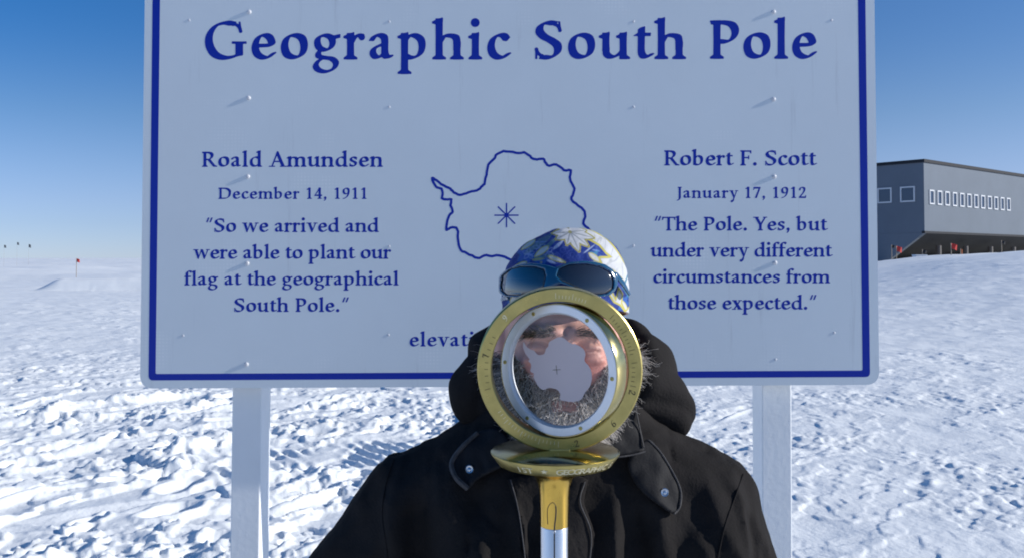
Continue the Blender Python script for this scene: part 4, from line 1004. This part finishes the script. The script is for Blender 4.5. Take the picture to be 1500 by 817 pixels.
def jacket_sdf(P):
    f = jacket_base(P); q = P-np.array((PX0, PY0, 0)); x, y, z = q[..., 0], q[..., 1], q[..., 2]
    fr_ = sstep(.05, -.06, y)
    wp = .5*perlin(x/.16, z/.25, 4.)
    v_ = 1-np.abs(perlin(x/.050+wp, z/.40, y/.30))*2.6
    lowm = sstep(1.32, 1.20, z)
    f = f-fr_*lowm*sstep(.275, .235, np.abs(x))*.0240*np.clip(v_, -.5, 1)*(.4+.6*sstep(-.02, .1, np.abs(x)))
    d_ = 1-np.abs(perlin((x+.55*np.sign(x)*z)/.075, (z-.3*np.abs(x))/.30, 7.3))*2.4
    f = f-.0070*np.clip(d_, -.5, 1)*sstep(.14, .25, np.abs(x))
    f = f+.0034*np.clip(1-np.abs(perlin(x/.040+.6*z/.1, z/.085-.5*x/.1, y/.07+6))*5, 0, 1)*sstep(-.2, .3, perlin(x/.12, z/.12, y/.1))
    f = f-.0045*perlin(x/.045, z/.05, y/.05)-.0018*perlin(x/.016, z/.02, y/.016)
    return f
h = .0055; lo, hi = np.array((PX0-.50, PY0-.30, .70)), np.array((PX0+.42, PY0+.24, 1.47))
Gd = grid(lo, hi, h); Fj = np.empty(Gd.shape[:3])
for k in range(0, Gd.shape[0], 24): Fj[k:k+24] = jacket_sdf(Gd[k:k+24])
V, Q = surface_nets(Fj, lo, h); del Gd, Fj
jk = mesh_obj('jacket', V, Q, M_cloth, per)
def on_jacket(x, y, off=.0):
    r = ray(x, y); r = r/np.linalg.norm(r); tt = .6; o = np.array((0, 0, CAM_H))
    for _ in range(160):
        d = float(jacket_sdf((o+r*tt)[None])[0])-off
        if d < .0003 or tt > 2: break
        tt += d*.6
    return o+r*tt
def flap(name, poly2, off, th_, m, h=.0032, soft=.004):
    pts = np.array([on_jacket(*p, off) for p in poly2]+[on_jacket(*(np.mean(poly2, 0)), off)])
    ok = np.linalg.norm(pts, axis=1) < 1.9; pts = pts[ok]
    lo, hi = pts.min(0)-np.array((.012, .03, .012)), pts.max(0)+np.array((.012, .03, .012))
    Gd = grid(lo, hi, h); a_, b_ = px_of(Gd.reshape(-1, 3))
    f2 = (poly_sdf(a_, b_, poly2)*(PY0-.12)/F_PX).reshape(Gd.shape[:3])
    F = -sm_un(-(np.abs(jacket_sdf(Gd)-off)-th_), -f2, soft)
    F[0], F[-1], F[:, 0], F[:, -1], F[:, :, 0], F[:, :, -1] = (1,)*6
    V, Q = surface_nets(F, lo, h); return mesh_obj(name, V, Q, m, jk)
def sm2(L): return [tuple(p) for p in catmull(L, True, 4)[:-1]]
flap('front_placket', [(742, 700), (800, 690), (838, 690), (862, 702), (855, 735), (872, 780), (868, 850), (772, 850), (765, 770)], .006, .005, M_cloth)
flap('collar_flap', sm2([(735, 630), (700, 632), (676, 655), (661, 678), (668, 699), (686, 716), (700, 702), (735, 684), (760, 672)]), .010, .005, M_lining)
flap('collar_flap', [(885, 590), (929, 585), (937, 625), (945, 661), (903, 669), (870, 655)], .020, .005, M_lining)
flap('storm_flap', sm2([(948, 642), (966, 660), (986, 692), (997, 718), (996, 742), (988, 753), (966, 740), (942, 722), (926, 700), (920, 672)]), .010, .005, M_lining)
def piping(pts, off, r, m, name='piping'):
    c = catmull(pts, False, 6); return MB().tube([on_jacket(x, y, off) for x, y in c], r, 6).build(name, m, jk, smooth=True)
for L_ in ([(1089, 694), (1076, 730), (1062, 770), (1052, 815), (1048, 840)], [(578, 668), (566, 705), (560, 750), (566, 800), (570, 840)]):
    piping(L_, .0002, .0012, M_cloth, 'seam')
piping([(748, 702), (757, 735), (764, 775), (772, 840)], .0128, .0009, M_trim, 'stitching'); piping([(857, 705), (850, 735), (866, 780), (862, 838)], .0128, .0009, M_trim, 'stitching')
piping([(929, 587), (936, 622), (943, 655)], .026, .0013, M_trim); piping([(945, 661), (925, 666), (904, 669)], .026, .0011, M_trim)
piping([(950, 644), (967, 661), (986, 692), (997, 718), (996, 741), (988, 752)], .015, .0013, M_trim)
piping([(700, 634), (676, 656), (662, 678), (668, 699), (685, 715)], .0145, .0038, M_trim, 'collar_trim')
for x, y, o in ((973, 721, .0155), (688, 687, .0155)):
    p = on_jacket(x, y, o); d = Vector((0, 0, CAM_H))-Vector(p); d = (d.normalized()+Vector((.25 if x > 800 else -.15, 0, 0))).normalized()
    MB().lathe([(.0058, -.002), (.0060, .001), (.0048, .0026), (.0030, .0022), (.0024, .0028), (1e-5, .0031)], 24, Matrix.Translation(p) @ d.to_track_quat('Z', 'Y').to_matrix().to_4x4()).build('snap', M_snap, jk, smooth=True)
# hood lying behind the neck
def hood_sdf(P):
    q = P-np.array((PX0, PY0, 0)); f = sd_ell(q, (.010, .055, 1.395), (.158, .115, .108))
    f = sm_un(f, sd_cone(q, (-.085, .03, 1.425), (-.120, .02, 1.372), .050, .044), .03); f = sm_un(f, sd_cone(q, (.095, .03, 1.425), (.158, .03, 1.350), .052, .040), .03)
    f = sm_sub(f, sd_ell(q, (.0, -.055, 1.455), (.118, .135, .140)), .025)
    x, y, z = q[..., 0], q[..., 1], q[..., 2]
    return f+.0065*(1-np.abs(perlin(x/.075+z/.11, z/.09-x/.2, y/.09+3))*2.2)-.004-.003*perlin(x/.028, z/.04, y/.03)
lo, hi = np.array((PX0-.24, PY0-.10, 1.24)), np.array((PX0+.25, PY0+.22, 1.56)); h = .0045
V, Q = surface_nets(hood_sdf(grid(lo, hi, h)), lo, h); mesh_obj('hood', V, Q, M_cloth, jk)
# trousers, boots, gloves (below the frame)
M_tr = mat('dark snow trousers', (.02, .02, .024), .8, var=.2); M_boot = mat('pale rubber boot', (.35, .35, .34), .6, var=.1); M_glv = mat('black glove leather', (.015, .014, .014), .6, bump=.0006, bscale=200)
def part(fn, lo, hi, h, name, m):
    lo, hi = np.array(lo)+np.array((PX0, PY0, pz)), np.array(hi)+np.array((PX0, PY0, pz))
    V, Q = surface_nets(fn(grid(lo, hi, h)-np.array((PX0, PY0, pz))), lo, h); mesh_obj(name, V, Q, m, per)
part(lambda q: sm_un(sd_ell(q, (0, 0, .84), (.20, .15, .14)), np.minimum(sm_un(sd_cone(q, (-.10, 0, .80), (-.13, -.06, .45), .115, .095), sd_cone(q, (-.13, -.06, .45), (-.14, .02, .16), .095, .085), .03), sm_un(sd_cone(q, (.10, 0, .80), (.13, -.06, .45), .115, .095), sd_cone(q, (.13, -.06, .45), (.14, .02, .16), .095, .085), .03)), .05)+.006*perlin(q[..., 0]/.06, q[..., 2]/.08, q[..., 1]/.06), (-.32, -.24, .04), (.32, .24, 1.02), .012, 'trousers', M_tr)
for s in (-1, 1):
    part(lambda q: np.maximum(sm_un(sd_cone(q, (s*.14, .03, .30), (s*.14, .03, .08), .085, .075), sd_ell(q, (s*.15, -.06, .06), (.062, .15, .075)), .04), -q[..., 2]+.012), (s*.145-.13, -.26, -.01), (s*.145+.13, .20, .42), .009, 'boot', M_boot)
for s, hx, hy, hz in ((-1, -.32, -.19, .80), (1, .27, -.14, .74)):
    def glove(q):
        o = np.array((hx, hy, hz)); d = np.array((-s*.25, -.45, -.70)); d /= np.linalg.norm(d); sd_ = np.array((0, -.84, .54)); sd_ -= d*(sd_@d); sd_ /= np.linalg.norm(sd_)
        n_ = np.cross(d, sd_)*s; f = sd_cone(q, o-d*.05, o+d*.02, .050, .042); f = sm_un(f, sd_cone(q, o+d*.03-sd_*.02, o+d*.10-sd_*.022, .030, .026), .03); f = sm_un(f, sd_cone(q, o+d*.03+sd_*.02, o+d*.10+sd_*.022, .030, .026), .03)
        for k, L in enumerate((.070, .080, .075, .058)):
            b0 = o+d*.115+sd_*(.036-.024*k); b1 = b0+d*L*.5+n_*.006; b2 = b1+d*L*.45+n_*.025
            f = sm_un(f, np.minimum(sd_cone(q, b0, b1, .0125, .0115), sd_cone(q, b1, b2, .0115, .0095)), .006)
        t0 = o+d*.045+sd_*.035; t1 = t0+d*.035+sd_*.030; t2 = t1+d*.035+n_*.012+sd_*.004
        return sm_un(f, np.minimum(sd_cone(q, t0, t1, .016, .014), sd_cone(q, t1, t2, .014, .011)), .010)
    part(glove, (hx-.2, hy-.26, hz-.27), (hx+.2, hy+.14, hz+.12), .005, 'glove', M_glv)
